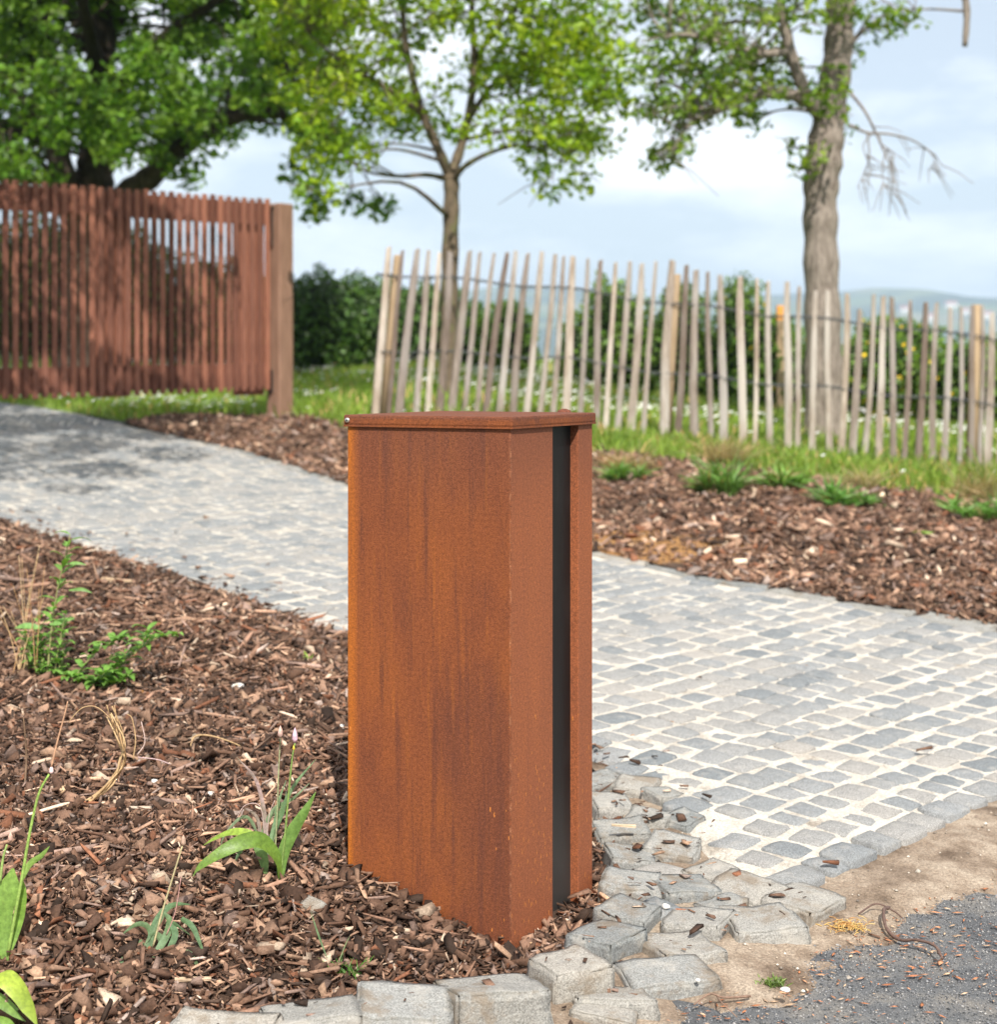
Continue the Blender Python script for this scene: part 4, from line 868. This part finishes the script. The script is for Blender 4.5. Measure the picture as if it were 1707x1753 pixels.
blades('long_grass', X, Y, zg(X, Y), .05 + .26 * np.clip(wob(X, Y, 4.3, 9) * 1.0 + .2, 0, 1) * sst(.75, .1, dist_edge(lb, X, Y, False)), .85, M['grass'], 'long uncut grass along the foot of the paling fence', 'grass', (.6, 1.3), .006, .1)
X, Y = scatter(LAWN, 50000, lambda X, Y: (Y < 25) * np.where(Y < 13.2 - .3 * (X < 0), .06, 1) * np.clip(.1 + .8 * wob(X, Y, 1.6, 1), 0.02, .8)); n = len(X); r_ = rng.uniform(.012, .024, n); Z = zg(X, Y) + rng.uniform(.07, .13, n)
th = np.arange(6) * math.pi / 3; V = np.stack([X[:, None] + r_[:, None] * np.cos(th), Y[:, None] + r_[:, None] * np.sin(th) * .9, Z[:, None] + .35 * r_[:, None] * np.sin(th + 1)], -1).reshape(-1, 3)
o = np_mesh('daisies', V, np.arange(n * 6).reshape(-1, 6), M['daisy']); tag(o, 'white daisies sprinkled through the lawn', 'daisies', kind='stuff')

# ------------------------------------------------------------------ small plants
def G(px, py): # point on the planted bed below a pixel
    h = .1
    for _ in range(12):
        q = GP(px, py, h); h = h * .5 + .5 * (float(z_bed(np.array(q.x), np.array(q.y))) - float(plane(q.x, q.y)))
    return GP(px, py, h)
def K(px, py, ref, dy=0.0): return W(px, py, min(ref.y + dy, G(px, py + 4).y) if py > 900 else ref.y + dy)
GR = (.10, .21, .045); BG = (.20, .30, .17); YG = (.24, .36, .04); DRYC = (.46, .31, .16); PINK = (.55, .30, .33)
def plant(name, label, px, py, cat='plant', group=None):
    g = G(px, py); t = empty(name, g); tag(t, label, cat, group); return t, g
def leafstrip(par, g, pts, wmax, col, name='leaf', side=None, dys=None, prof=None, mat='plant', fold=.3):
    k = len(pts); dys = dys or [0] * k; P = smooth_path([K(a, b, g, d) - g for (a, b), d in zip(pts, dys)], 5); n = len(P); s = MB()
    prof = prof or [.35, .8, 1, .9, .6, .05]; wd = np.interp(np.linspace(0, 1, n), np.linspace(0, 1, len(prof)), prof) * wmax
    sv = side or (P[-1] - P[0]).cross(Vector((0, 1, .2))); s.ribbon(P, wd, sv, fold, col); return s.build(name, M[mat], par, True, True)
def stem(par, g, pts, r0, r1, col, name='stem', dys=None, mat='dry'):
    k = len(pts); dys = dys or [0] * k; P = smooth_path([K(a, b, g, d) - g for (a, b), d in zip(pts, dys)], 6); s = MB(); s.tube(P, list(np.linspace(r0, r1, len(P))), 6, col); return s.build(name, M[mat], par, True, True)
def bud(par, g, px, py, r, h, col, name='bud', mat='dry'):
    c = K(px, py, g) - g; s = MB(); s.tube([c - Vector((0, 0, h / 2)), c - Vector((0, 0, h * .25)), c + Vector((0, 0, h * .1)), c + Vector((0, 0, h * .5))], [r * .4, r, r * .8, r * .1], 8, col); return s.build(name, M[mat], par, True, True)

# tulip by the pillar
t, g = plant('seeded_tulip', 'tulip with broad drooping green leaves and withered pink flower beside the pillar', 478, 1512)
leafstrip(t, g, [(478, 1512), (474, 1470), (448, 1440), (420, 1440), (385, 1456), (345, 1482), (330, 1500)], .017, (.15, .25, .04), dys=[0, -.01, -.03, -.05, -.07, -.08, -.08], side=(.15, .5, .8), prof=[.45, .7, 1, 1, .8, .45, .05])
leafstrip(t, g, [(480, 1505), (484, 1465), (500, 1425), (520, 1392), (541, 1355)], .014, (.17, .29, .07), prof=[.5, .9, 1, .7, .05])
leafstrip(t, g, [(452, 1495), (450, 1465), (430, 1432), (400, 1425), (370, 1435), (348, 1447)], .012, (.26, .38, .05), dys=[.03, .03, .04, .05, .06, .06], side=(.2, .8, .5))
leafstrip(t, g, [(455, 1495), (450, 1470), (440, 1445), (436, 1425)], .012, (.20, .32, .12), dys=[.02] * 4)
stem(t, g, [(480, 1500), (488, 1430), (493, 1370), (500, 1300), (505, 1272)], .0028, .0018, (.16, .24, .06)); bud(t, g, 505, 1258, .0065, .032, (.62, .40, .48), 'withered_flower'); bud(t, g, 503, 1279, .003, .012, (.6, .42, .05), 'seed_head')
stem(t, g, [(470, 1480), (474, 1400), (477, 1320), (480, 1262)], .002, .0014, (.28, .30, .16), dys=[.03] * 4); bud(t, g, 480, 1252, .006, .026, (.50, .33, .28), 'withered_flower')
# bluish grass-leaved bulb behind it
t, g = plant('narrow_leaved_bulb', 'tuft of narrow bluish leaves growing behind the broad-leaved tulip', 455, 1478)
for i, pts in enumerate([[(455, 1480), (470, 1420), (500, 1350), (540, 1300)], [(450, 1480), (440, 1430), (425, 1400), (405, 1405), (380, 1440), (380, 1480)], [(458, 1480), (468, 1430), (485, 1390), (490, 1355)], [(450, 1480), (455, 1420), (440, 1340), (405, 1295)], [(455, 1480), (462, 1440), (470, 1400)], [(460, 1480), (490, 1440), (505, 1420), (520, 1445)], [(450, 1482), (430, 1440), (405, 1470), (412, 1490)], [(448, 1480), (446, 1440), (440, 1400), (420, 1385), (410, 1400)], [(452, 1480), (470, 1410), (477, 1372), (490, 1335)], [(455, 1480), (450, 1430), (470, 1385), (500, 1368), (530, 1340)]]):
    c = [BG, (.26, .34, .22), (.18, .28, .16), (.42, .30, .30)][i % 4 if i != 3 else 3]; leafstrip(t, g, pts, .0042 if i % 3 else .0055, c, prof=[1, 1, .9, .6, .1], dys=[random.uniform(-.02, .03)] * len(pts))
for pts in [[(450, 1480), (452, 1430), (445, 1380), (420, 1378), (405, 1400)], [(455, 1480), (460, 1400), (470, 1370)]]: stem(t, g, pts, .0012, .0008, (.45, .33, .30), 'dry_stem')
# small bluish bulb in front
t, g = plant('drooping_bulb', 'small bulb with floppy grey-green leaves and one dry seed stalk', 268, 1638)
for pts, wv in [([(255, 1628), (262, 1590), (280, 1560), (300, 1548), (325, 1548)], .007), ([(262, 1640), (285, 1600), (290, 1575), (278, 1560)], .0075), ([(300, 1640), (320, 1635), (335, 1655), (348, 1676)], .011), ([(270, 1640), (275, 1610), (265, 1600), (250, 1615)], .007), ([(245, 1612), (225, 1625), (205, 1660), (195, 1685)], .008), ([(258, 1625), (255, 1590), (235, 1582), (208, 1600)], .006), ([(285, 1635), (300, 1600), (295, 1580), (325, 1600)], .0065), ([(310, 1572), (330, 1588), (350, 1635)], .006), ([(250, 1620), (275, 1570), (290, 1545)], .006)]:
    leafstrip(t, g, pts, wv, random.choice([BG, (.24, .33, .20), (.18, .29, .17)]), prof=[.8, 1, 1, .7, .15])
stem(t, g, [(262, 1620), (278, 1560), (296, 1500), (312, 1448)], .0022, .0016, (.42, .36, .20)); bud(t, g, 314, 1438, .0055, .022, (.40, .27, .20), 'seed_pod'); stem(t, g, [(285, 1600), (300, 1560), (310, 1500)], .0012, .0008, (.45, .25, .22), 'dry_stem')
# tall stem at the left edge
t, g = plant('tall_tulip', 'tall tulip stem ending in a pink tip at the left edge', 8, 1648)
leafstrip(t, g, [(8, 1648), (5, 1600), (2, 1560), (15, 1520), (22, 1486)], .022, (.22, .36, .08), prof=[.3, .7, 1, 1, .1])
leafstrip(t, g, [(10, 1645), (30, 1580), (38, 1530), (36, 1500)], .010, (.24, .40, .07), dys=[.02] * 4); leafstrip(t, g, [(36, 1510), (50, 1480), (70, 1465), (85, 1448)], .006, (.26, .40, .1))
stem(t, g, [(12, 1640), (38, 1500), (50, 1430), (66, 1360), (84, 1325)], .0035, .0022, (.24, .36, .08)); bud(t, g, 88, 1317, .0045, .016, (.75, .55, .55), 'pink_tip'); stem(t, g, [(88, 1312), (98, 1270), (110, 1225), (116, 1200)], .0022, .0012, (.45, .26, .16), 'dry_stem')
stem(t, g, [(0, 1510), (5, 1470), (12, 1445)], .003, .002, (.24, .34, .1), 'side_stem'); bud(t, g, 18, 1432, .005, .018, (.6, .38, .30), 'pink_tip')
# broad leaf bottom left
t, g = plant('broad_leaf_tulip', 'yellow-green broad arching leaves in the bottom corner of the bed', -30, 1750)
leafstrip(t, g, [(-30, 1740), (-20, 1680), (5, 1668), (30, 1690), (50, 1725), (64, 1755)], .022, (.40, .50, .06), side=(.5, .75, .3), dys=[0, -.02, -.03, -.04, -.05, -.06]); leafstrip(t, g, [(-30, 1745), (-20, 1705), (0, 1710), (25, 1730), (44, 1748)], .014, (.24, .38, .1), side=(.5, .75, .3), dys=[-.03] * 5); leafstrip(t, g, [(-25, 1760), (-10, 1745), (15, 1752), (30, 1770)], .013, (.25, .4, .08), side=(.5, .75, .3), dys=[-.05] * 4)
# leafy plants
def leafy(par, g, path, n, lw, ll, col, dy=0.0, spread=1.0, startf=.1):
    P = smooth_path([K(a, b, g, dy) - g for a, b in path], 8); s = MB(); s.tube(P, list(np.linspace(.003, .0015, len(P))), 5, (.25, .25, .1)); s.build('stem', M['dry'], par, True, True)
    for i in range(n):
        f = startf + (1 - startf) * i / (n - 1); p = P[int(f * (len(P) - 1))]; a = i * 2.4 + random.uniform(-.4, .4); d = Vector((math.cos(a), math.sin(a), random.uniform(.15, .8))).normalized(); l = ll * random.uniform(.6, 1.15) * spread
        q = [p, p + d * l * .35, p + d * l * .7 + Vector((0, 0, -.06 * l)), p + d * l + Vector((0, 0, -.28 * l))]
        m = MB(); k = random.uniform(.75, 1.3); m.ribbon(smooth_path(q, 2), [.1 * lw, .7 * lw, lw, .95 * lw, .7 * lw, .4 * lw, .02 * lw], d.cross(Vector((0, 0, 1))), .25, (col[0] * k, col[1] * k, col[2] * k)); m.build('leaf', M['plant'], par, True, True)
t, g = plant('upright_leafy_plant', 'upright bright green leafy plant with one tall shoot among dry stalks', 85, 1160)
GL = (.17, .33, .06)
leafy(t, g, [(80, 1160), (88, 1080), (98, 1010), (110, 960), (120, 915)], 18, .011, .085, GL, 0, 1, .3)
for q in [[(75, 1158), (70, 1110), (66, 1060)], [(92, 1160), (100, 1110), (112, 1050)], [(70, 1160), (52, 1120), (44, 1085)], [(85, 1160), (85, 1110), (92, 1040)], [(95, 1160), (108, 1120), (104, 1075)], [(80, 1160), (60, 1130), (70, 1090)]]: leafy(t, g, q, 24, .009, .055, GL, random.uniform(-.08, .08), 1.0, .05)
leafstrip(t, g, [(85, 1068), (105, 1062), (128, 1058)], .012, (.2, .38, .1), side=(0, .7, .7)); leafstrip(t, g, [(70, 1075), (45, 1072), (25, 1075)], .012, (.2, .38, .1), side=(0, .7, .7)); leafstrip(t, g, [(118, 1010), (140, 1008), (158, 1015)], .007, (.2, .36, .1), side=(0, .7, .7)); leafstrip(t, g, [(110, 966), (130, 963), (148, 967)], .006, (.2, .36, .1), side=(0, .7, .7))
t, g = plant('sprawling_leafy_plant', 'low bright green plant sprawling sideways with pointed leaves', 165, 1178)
for q, n_ in [([(120, 1170), (160, 1120), (190, 1100), (215, 1090)], 15), ([(160, 1175), (200, 1140), (240, 1110), (275, 1090), (305, 1090)], 15), ([(150, 1178), (180, 1160), (205, 1150)], 15), ([(140, 1175), (130, 1160), (110, 1160)], 13), ([(170, 1178), (200, 1170), (220, 1155)], 14), ([(150, 1180), (165, 1165), (180, 1150)], 14), ([(190, 1170), (205, 1140), (215, 1120)], 12), ([(230, 1120), (245, 1100), (252, 1075)], 7)]: leafy(t, g, q, n_ + 6, .0115, .065, GL, random.uniform(-.08, .05), 1, .15)
# dry stalks
t, g = plant('dry_grass_stalks', 'bundle of tall dry straw-coloured stalks beside the upright leafy plant', 45, 1150, 'dry stalks')
for i in range(16):
    x = random.uniform(20, 70); tx_ = random.uniform(-30, 90); ty_ = random.uniform(930, 1060); stem(t, g, [(x, 1155), (x + (tx_ - x) * .4, 1155 - (1155 - ty_) * .5), (tx_, ty_)], .0016, .0008, random.choice([DRYC, (.38, .22, .10), (.5, .36, .2)]), 'stalk', [random.uniform(-.05, .1)] * 3)
t, g = plant('curled_dry_stalks', 'curved bundle of tan withered stalks lying on the bark', 110, 1380, 'dry stalks')
for i in range(9):
    j = lambda s=5: random.uniform(-s, s)
    stem(t, g, [(105 + j(), 1385 + j()), (150 + j(), 1372 + j(4)), (190 + j(6), 1340 + j()), (210 + j(6), 1300 + j()), (206 + j(8), 1262 + j(10)), (192 + j(12), 1222 + j(16))], .0035 - .0002 * i, .0014, random.choice([DRYC, (.55, .38, .2), (.40, .25, .12)]), 'stalk', [0, 0, random.uniform(-.03, .03), random.uniform(-.03, .03), random.uniform(-.04, .04), random.uniform(-.05, .05)])
stem(t, g, [(228, 1300), (232, 1265), (226, 1230), (218, 1222)], .0018, .001, DRYC, 'stalk'); stem(t, g, [(235, 1292), (248, 1270), (242, 1235)], .0016, .001, (.6, .45, .4), 'stalk'); stem(t, g, [(236, 1296), (270, 1300), (292, 1308)], .0015, .001, (.5, .36, .36), 'stalk'); stem(t, g, [(118, 1235), (140, 1212), (165, 1210), (190, 1230)], .0012, .001, DRYC, 'stalk')
t, g = plant('bare_dead_stem', 'thin dark upright dead stem left of the curled stalks', 40, 1345, 'dry stalks'); stem(t, g, [(42, 1348), (45, 1300), (43, 1260), (40, 1228)], .003, .0018, (.16, .10, .06))
# arched dry twig behind the tulip
t, g = plant('arched_dry_twig', 'arching dry twig lying on the bark behind the tulip', 330, 1282, 'twig'); stem(t, g, [(326, 1280), (332, 1262), (352, 1258), (385, 1266), (430, 1285), (470, 1305)], .003, .0012, DRYC)
# sprouts
t, g = plant('small_sprout', 'tiny fresh green sprout on the bark left of the pillar', 530, 1138)
for pts in [[(528, 1138), (524, 1125), (520, 1113)], [(530, 1138), (538, 1130), (546, 1128)], [(529, 1138), (532, 1126), (536, 1118)]]: leafstrip(t, g, pts, .008, (.3, .42, .08), side=(.6, .5, .5))
t, g = plant('grass_tuft', 'small tuft of thin green grass at the kerb before the pillar', 590, 1668, 'grass tuft'); s = MB()
for i in range(70):
    p = Vector((random.gauss(0, .022), random.gauss(0, .012), 0)); d = Vector((random.gauss(0, .5), random.gauss(0, .5), 1)).normalized() * random.uniform(.015, .045); s.ribbon([p, p + d * .5, p + d + Vector((d.x * .5, d.y * .5, -.005))], [.001, .0009, .0002], (1, random.random(), 0), .1, (.10, .24, .04))
s.build('blades', M['plant'], t, False, True); leafstrip(t, g, [(560, 1640), (545, 1600), (532, 1560)], .002, BG); leafstrip(t, g, [(575, 1660), (590, 1620), (600, 1600)], .0012, (.3, .36, .2))
# weeds on the far bank
def weed(px, py, wpx, hpx, label, col, dry=False):
    Y = 9.0
    for _ in range(30):
        Z = CAMZ - (py - HZ) / FPX * Y; X = (px - CX) / FPX * Y; d = float(z_bank(np.array(X), np.array(Y))) - Z; Y -= d * 4
    g = W(px, py, Y); t = empty('weed' if not dry else 'dry_grass_tuft', g); tag(t, label, 'weed' if not dry else 'dry grass'); s = MB(); wm = wpx / FPX * Y; hm = hpx / FPX * Y
    sub = [(random.gauss(0, wm * .26), random.gauss(0, wm * .22), random.uniform(.45, 1.15)) for _ in range(6)]
    for i in range(330):
        sx_, sy_, sh_ = random.choice(sub); p = Vector((sx_ + random.gauss(0, wm * .07), sy_ + random.gauss(0, wm * .07), 0)); p.z = float(z_bank(np.array(g.x + p.x), np.array(g.y + p.y))) - g.z; d = Vector((random.gauss(0, .6), random.gauss(0, .6), 1)).normalized() * hm * sh_ * random.uniform(.5, 1.4); k = random.uniform(.6, 1.4)
        w_ = .008 if not dry else .0028
        s.ribbon([p, p + d * .5, p + d + Vector((d.x * .6, d.y * .6, -.02))], [w_ * .6, w_, .0005], (random.gauss(0, 1), random.gauss(0, 1), .1), .2, (col[0] * k, col[1] * k, col[2] * k) if random.random() > .13 else (.4 * k, .28 * k, .14 * k))
    s.build('leaves', M['plant'], t, False, True)
weed(1235, 845, 75, 60, 'leafy green weed on the bank beneath the middle of the fence', (.13, .25, .05))
weed(1452, 868, 75, 42, 'rounded bright green weed on the bank below the grey trunk', (.15, .32, .07))
weed(1665, 890, 80, 45, 'green weed under dry grass at the right end of the bank', (.15, .30, .06))
weed(1350, 838, 45, 34, 'small green weed at the grass edge of the bank', (.17, .32, .06))
weed(1072, 822, 45, 34, 'small green weed next to the pillar cap on the bank', (.15, .28, .06))
weed(1577, 918, 22, 14, 'tiny lime seedling alone on the bark bank', (.25, .42, .07))
weed(1070, 808, 90, 50, 'dry straw tuft on the bank beside the pillar cap', (.42, .27, .14), True)
weed(1245, 800, 50, 55, 'dry straw tuft above the leafy weed on the bank', (.42, .3, .16), True)
weed(1465, 838, 70, 45, 'dry straw tuft behind the rounded weed', (.46, .34, .2), True)
weed(1672, 858, 100, 65, 'large dry straw tuft at the right end of the bank', (.45, .33, .18), True)

# ------------------------------------------------------------------ loose things
def pebble(px, py, s_, name, label, cat, mat, bed=True, flat=.6, seed=0, rz=0):
    g = G(px, py) if bed else GP(px, py, .0); r = random.Random(seed + px); bm = bmesh.new(); bmesh.ops.create_icosphere(bm, subdivisions=2, radius=1)
    for v in bm.verts: v.co = Vector((v.co.x * s_, v.co.y * s_ * .7, v.co.z * s_ * flat)) * (1 + .12 * math.sin(v.co.x * 4 + px) + r.uniform(-.05, .05))
    me = bpy.data.meshes.new(name); bm.to_mesh(me); bm.free(); me.polygons.foreach_set('use_smooth', [True] * len(me.polygons)); me.materials.append(mat); o = link(bpy.data.objects.new(name, me)); o.location = (g.x, g.y, g.z + s_ * flat * .6 + .008); o.rotation_euler = (.2, .1, rz); tag(o, label, cat); return o
pebble(408, 1184, .020, 'pebble', 'biggest white pebble on the bark near the leafy plants', 'pebble', M['pebble'])
pebble(265, 1346, .014, 'pebble', 'white pebble right of the curled dry stalks', 'pebble', M['pebble'], rz=.4)
pebble(362, 1366, .010, 'pebble', 'white pebble left of the narrow bluish leaves', 'pebble', M['pebble'])
pebble(66, 1240, .011, 'pebble', 'white pebble above the curled dry stalks at the left', 'pebble', M['pebble'])
pebble(587, 1252, .013, 'pebble', 'white pebble close against the shaded side of the pillar', 'pebble', M['pebble'])
pebble(108, 1362, .017, 'wood_block', 'pale tan wood lump beside the base of the curled stalks', 'wood chip', m_flat('pale_wood', (.5, .34, .2)))
pebble(170, 1577, .0115, 'nut', 'round brown nut lying left of the floppy bulb', 'nut', M['nut'], flat=.85)
pebble(150, 1648, .0105, 'nut', 'brown nut nearer the bottom of the bed', 'nut', M['nut'], flat=.85)
pebble(243, 1190, .009, 'orange_chip', 'small orange brown lump below the leafy plants', 'wood chip', m_flat('orange_wood', (.55, .27, .08)))
g = G(535, 1562); o = link(bpy.data.objects.new('stone_fragment', stone_mesh('stone_fragment', .062, .036, .014, 77, .06))); o.location = g + Vector((0, 0, .014)); o.rotation_euler = (.5, .15, -.7); tag(o, 'flat grey stone fragment in the bark before the pillar', 'stone')
pebble(1195, 1686, .006, 'pebble', 'small white pebble on the sandy verge', 'pebble', M['pebble'], False)
pebble(1345, 1702, .011, 'pebble', 'flat pale pebble at the border of sand and asphalt', 'pebble', M['pebble'], False, .35)
pebble(1140, 1560, .010, 'pebble', 'white pebble in the gap between kerb stones', 'pebble', M['pebble'], False)
for i, (px, py, a, l, c) in enumerate([(245, 1394, .1, .065, (.52, .42, .33)), (510, 1430, .9, .05, (.40, .28, .18)), (330, 1690, .25, .07, (.45, .33, .22)), (190, 1375, .0, .045, (.5, .36, .26)), (1068, 1424, .0, .06, (.5, .38, .26)), (905, 1625, 1.9, .045, (.5, .34, .2)), (200, 1000, -.3, .12, (.45, .32, .2))]):
    g = G(px, py) if i not in (4,) else GP(px, py, .02); bm = bmesh.new(); bmesh.ops.create_cube(bm, size=1); bmesh.ops.subdivide_edges(bm, edges=bm.edges[:], cuts=2, use_grid_fill=True)
    for v in bm.verts: tt = v.co.x; v.co = Vector((v.co.x * l, v.co.y * l * .17 * (1 - .5 * tt * tt) + .05 * l * math.sin(3 * tt) + random.gauss(0, .0006), v.co.z * l * .07 + random.gauss(0, .0006)))
    me = bpy.data.meshes.new('wood_splinter'); bm.to_mesh(me); bm.free(); me.materials.append(m_flat('splinter', c, .8)); o = link(bpy.data.objects.new('wood_splinter', me)); o.location = g + Vector((0, 0, .016)); o.rotation_euler = (.1, .08, a)
    tag(o, ['long pale splinter below the curled dry stalks', 'tan splinter leaning near the shaded pillar edge', 'tan splinter above the front kerb stones', 'short tan splinter by the curled stalks', 'pale splinter lying across the kerb right of the pillar', 'upright tan splinter at the front corner of the pillar', 'long pale stick on the bark near the drive'][i], 'splinter')
# orange dry leaf
g = G(340, 1492); t = empty('dry_leaf', g); tag(t, 'curled orange dry leaf below the tip of the tulip leaf', 'leaf'); s = MB(); s.ribbon([Vector((-.02, 0, .004)), Vector((-.008, 0, .022)), Vector((.008, -.004, .026)), Vector((.022, -.004, .016))], [.002, .008, .008, .001], (.2, .9, .4), .5, (.60, .30, .07)); s.build('blade', M['plant'], t, True, True)
# twigs on the road
def road_twig(paths, label, col=(.12, .075, .06), nm='twig'):
    p0 = GP(*paths[0][0][0], -.02); t = empty(nm, p0); tag(t, label, 'twig')
    for pts, r0, r1 in paths:
        q = [GP(a, b, -.02) + Vector((0, 0, .012 + .01 * math.sin(i * 1.7))) - p0 for i, (a, b) in enumerate(pts)]; P = smooth_path(q, 5); s = MB(); s.tube(P, [x * (1 + .12 * math.sin(i * 1.9)) for i, x in enumerate(np.linspace(r0, r1, len(P)))], 6, col); s.build('branch', M['dry'], t, True, True)
road_twig([([(1470, 1573), (1500, 1563), (1530, 1566), (1545, 1573)], .0022, .0016), ([(1522, 1562), (1513, 1575), (1518, 1596), (1540, 1610), (1570, 1622), (1600, 1634), (1614, 1645)], .0042, .0032), ([(1606, 1640), (1610, 1652)], .003, .0015)], 'bent dark twig lying on the asphalt')
road_twig([([(1188, 1730), (1215, 1720), (1240, 1715), (1285, 1707)], .0015, .0026), ([(1228, 1716), (1236, 1735), (1262, 1749)], .0016, .001)], 'forked brown twig at the bottom edge of the sand', (.22, .14, .10))
road_twig([([(1205, 1408), (1235, 1420), (1270, 1424)], .0016, .0012)], 'thin reddish twig on the granite setts', (.25, .12, .07))
t = empty('dry_needle_clump', GP(1450, 1590, -.02)); tag(t, 'little heap of yellow brown dry needles at the asphalt edge', 'needles'); s = MB()
for i in range(130):
    p = Vector((random.gauss(0, .022), random.gauss(0, .02), random.uniform(.002, .014))); a = random.uniform(0, 6.28); l = random.uniform(.01, .025); d = Vector((math.cos(a) * l, math.sin(a) * l, random.gauss(0, .004))); s.tube([p - d / 2, p + Vector((0, 0, .002)), p + d / 2], .0009, 4, random.choice([(.5, .33, .1), (.42, .22, .07), (.58, .42, .18)]))
s.build('needles', M['dry'], t, False, True)
t = empty('moss_tuft', GP(1325, 1684, -.02)); tag(t, 'small dark green moss tuft on the sandy verge', 'moss'); s = MB()
for i in range(120):
    p = Vector((random.gauss(0, .014), random.gauss(0, .010), 0)); d = Vector((random.gauss(0, .8), random.gauss(0, .8), .8)) * .012; s.ribbon([p, p + d * .6, p + d], [.0015, .0015, .0003], (1, random.random(), 0), .2, random.choice([(.14, .2, .05), (.2, .28, .07), (.10, .13, .04)]))
s.build('fronds', M['plant'], t, False, True)

# ------------------------------------------------------------------ houses on the far hillside
def house(X, Y, wd, dp, ht, rz, label, i):
    z = float(far_z(np.array([X]), np.array([Y]))[0]); t = empty('hillside_house', (X, Y, z - 1), rz); tag(t, label, 'house', 'houses on the far hillside')
    s = MB(); s.box(-wd / 2, wd / 2, -dp / 2, dp / 2, 0, ht + 1); s.build('wall', M['render'], t)
    s = MB(); e_ = .5; r = ht + 1; s.add([(-wd / 2 - e_, -dp / 2 - e_, r + .02), (wd / 2 + e_, -dp / 2 - e_, r + .02), (wd / 2 + e_, dp / 2 + e_, r + .02), (-wd / 2 - e_, dp / 2 + e_, r + .02), (-wd / 2 - e_, 0, r + dp * .45), (wd / 2 + e_, 0, r + dp * .45)], [(0, 1, 5, 4), (2, 3, 4, 5), (0, 4, 3), (1, 2, 5), (3, 2, 1, 0)]); s.build('roof', M['rooftile'], t)
    for k in (-.3, .0, .3): s = MB(); s.box(wd * k - .7, wd * k + .7, -dp / 2 - .08, -dp / 2 + .01, 2.5, 4.4); s.build('window', M['glass'], t)
i = 0
for (px, Y, wd) in [(1495, 2300, 16), (1530, 2380, 12), (1548, 2600, 14), (1590, 2450, 13), (1628, 2700, 18), (1652, 2560, 12), (1690, 2480, 15), (1180, 1900, 14), (1200, 1700, 13), (1228, 1850, 16), (1100, 2000, 12), (960, 1900, 14), (985, 1750, 12), (905, 2100, 15)]:
    lb_ = 'tiny pale house with red roof on the hazy far hillside'
    house((px - CX) / FPX * Y, Y, wd, 10, random.uniform(5, 7), random.uniform(-.5, .5), lb_, i); i += 1

# ------------------------------------------------------------------ air
hz = MB(); hz.box(-4600, 4600, -420, 5400, -120, 250); n = bpy.data.materials.new('haze_air'); n.use_nodes = True; q = n.node_tree.nodes; q.remove(q['Principled BSDF']); v_ = q.new('ShaderNodeVolumePrincipled')
v_.inputs['Color'].default_value = (.62, .80, 1.0, 1); v_.inputs['Density'].default_value = .00034; n.node_tree.links.new(v_.outputs[0], q['Material Output'].inputs['Volume'])
o = hz.build('haze', n); tag(o, 'pale blue summer haze over the valley', 'haze', kind='stuff')
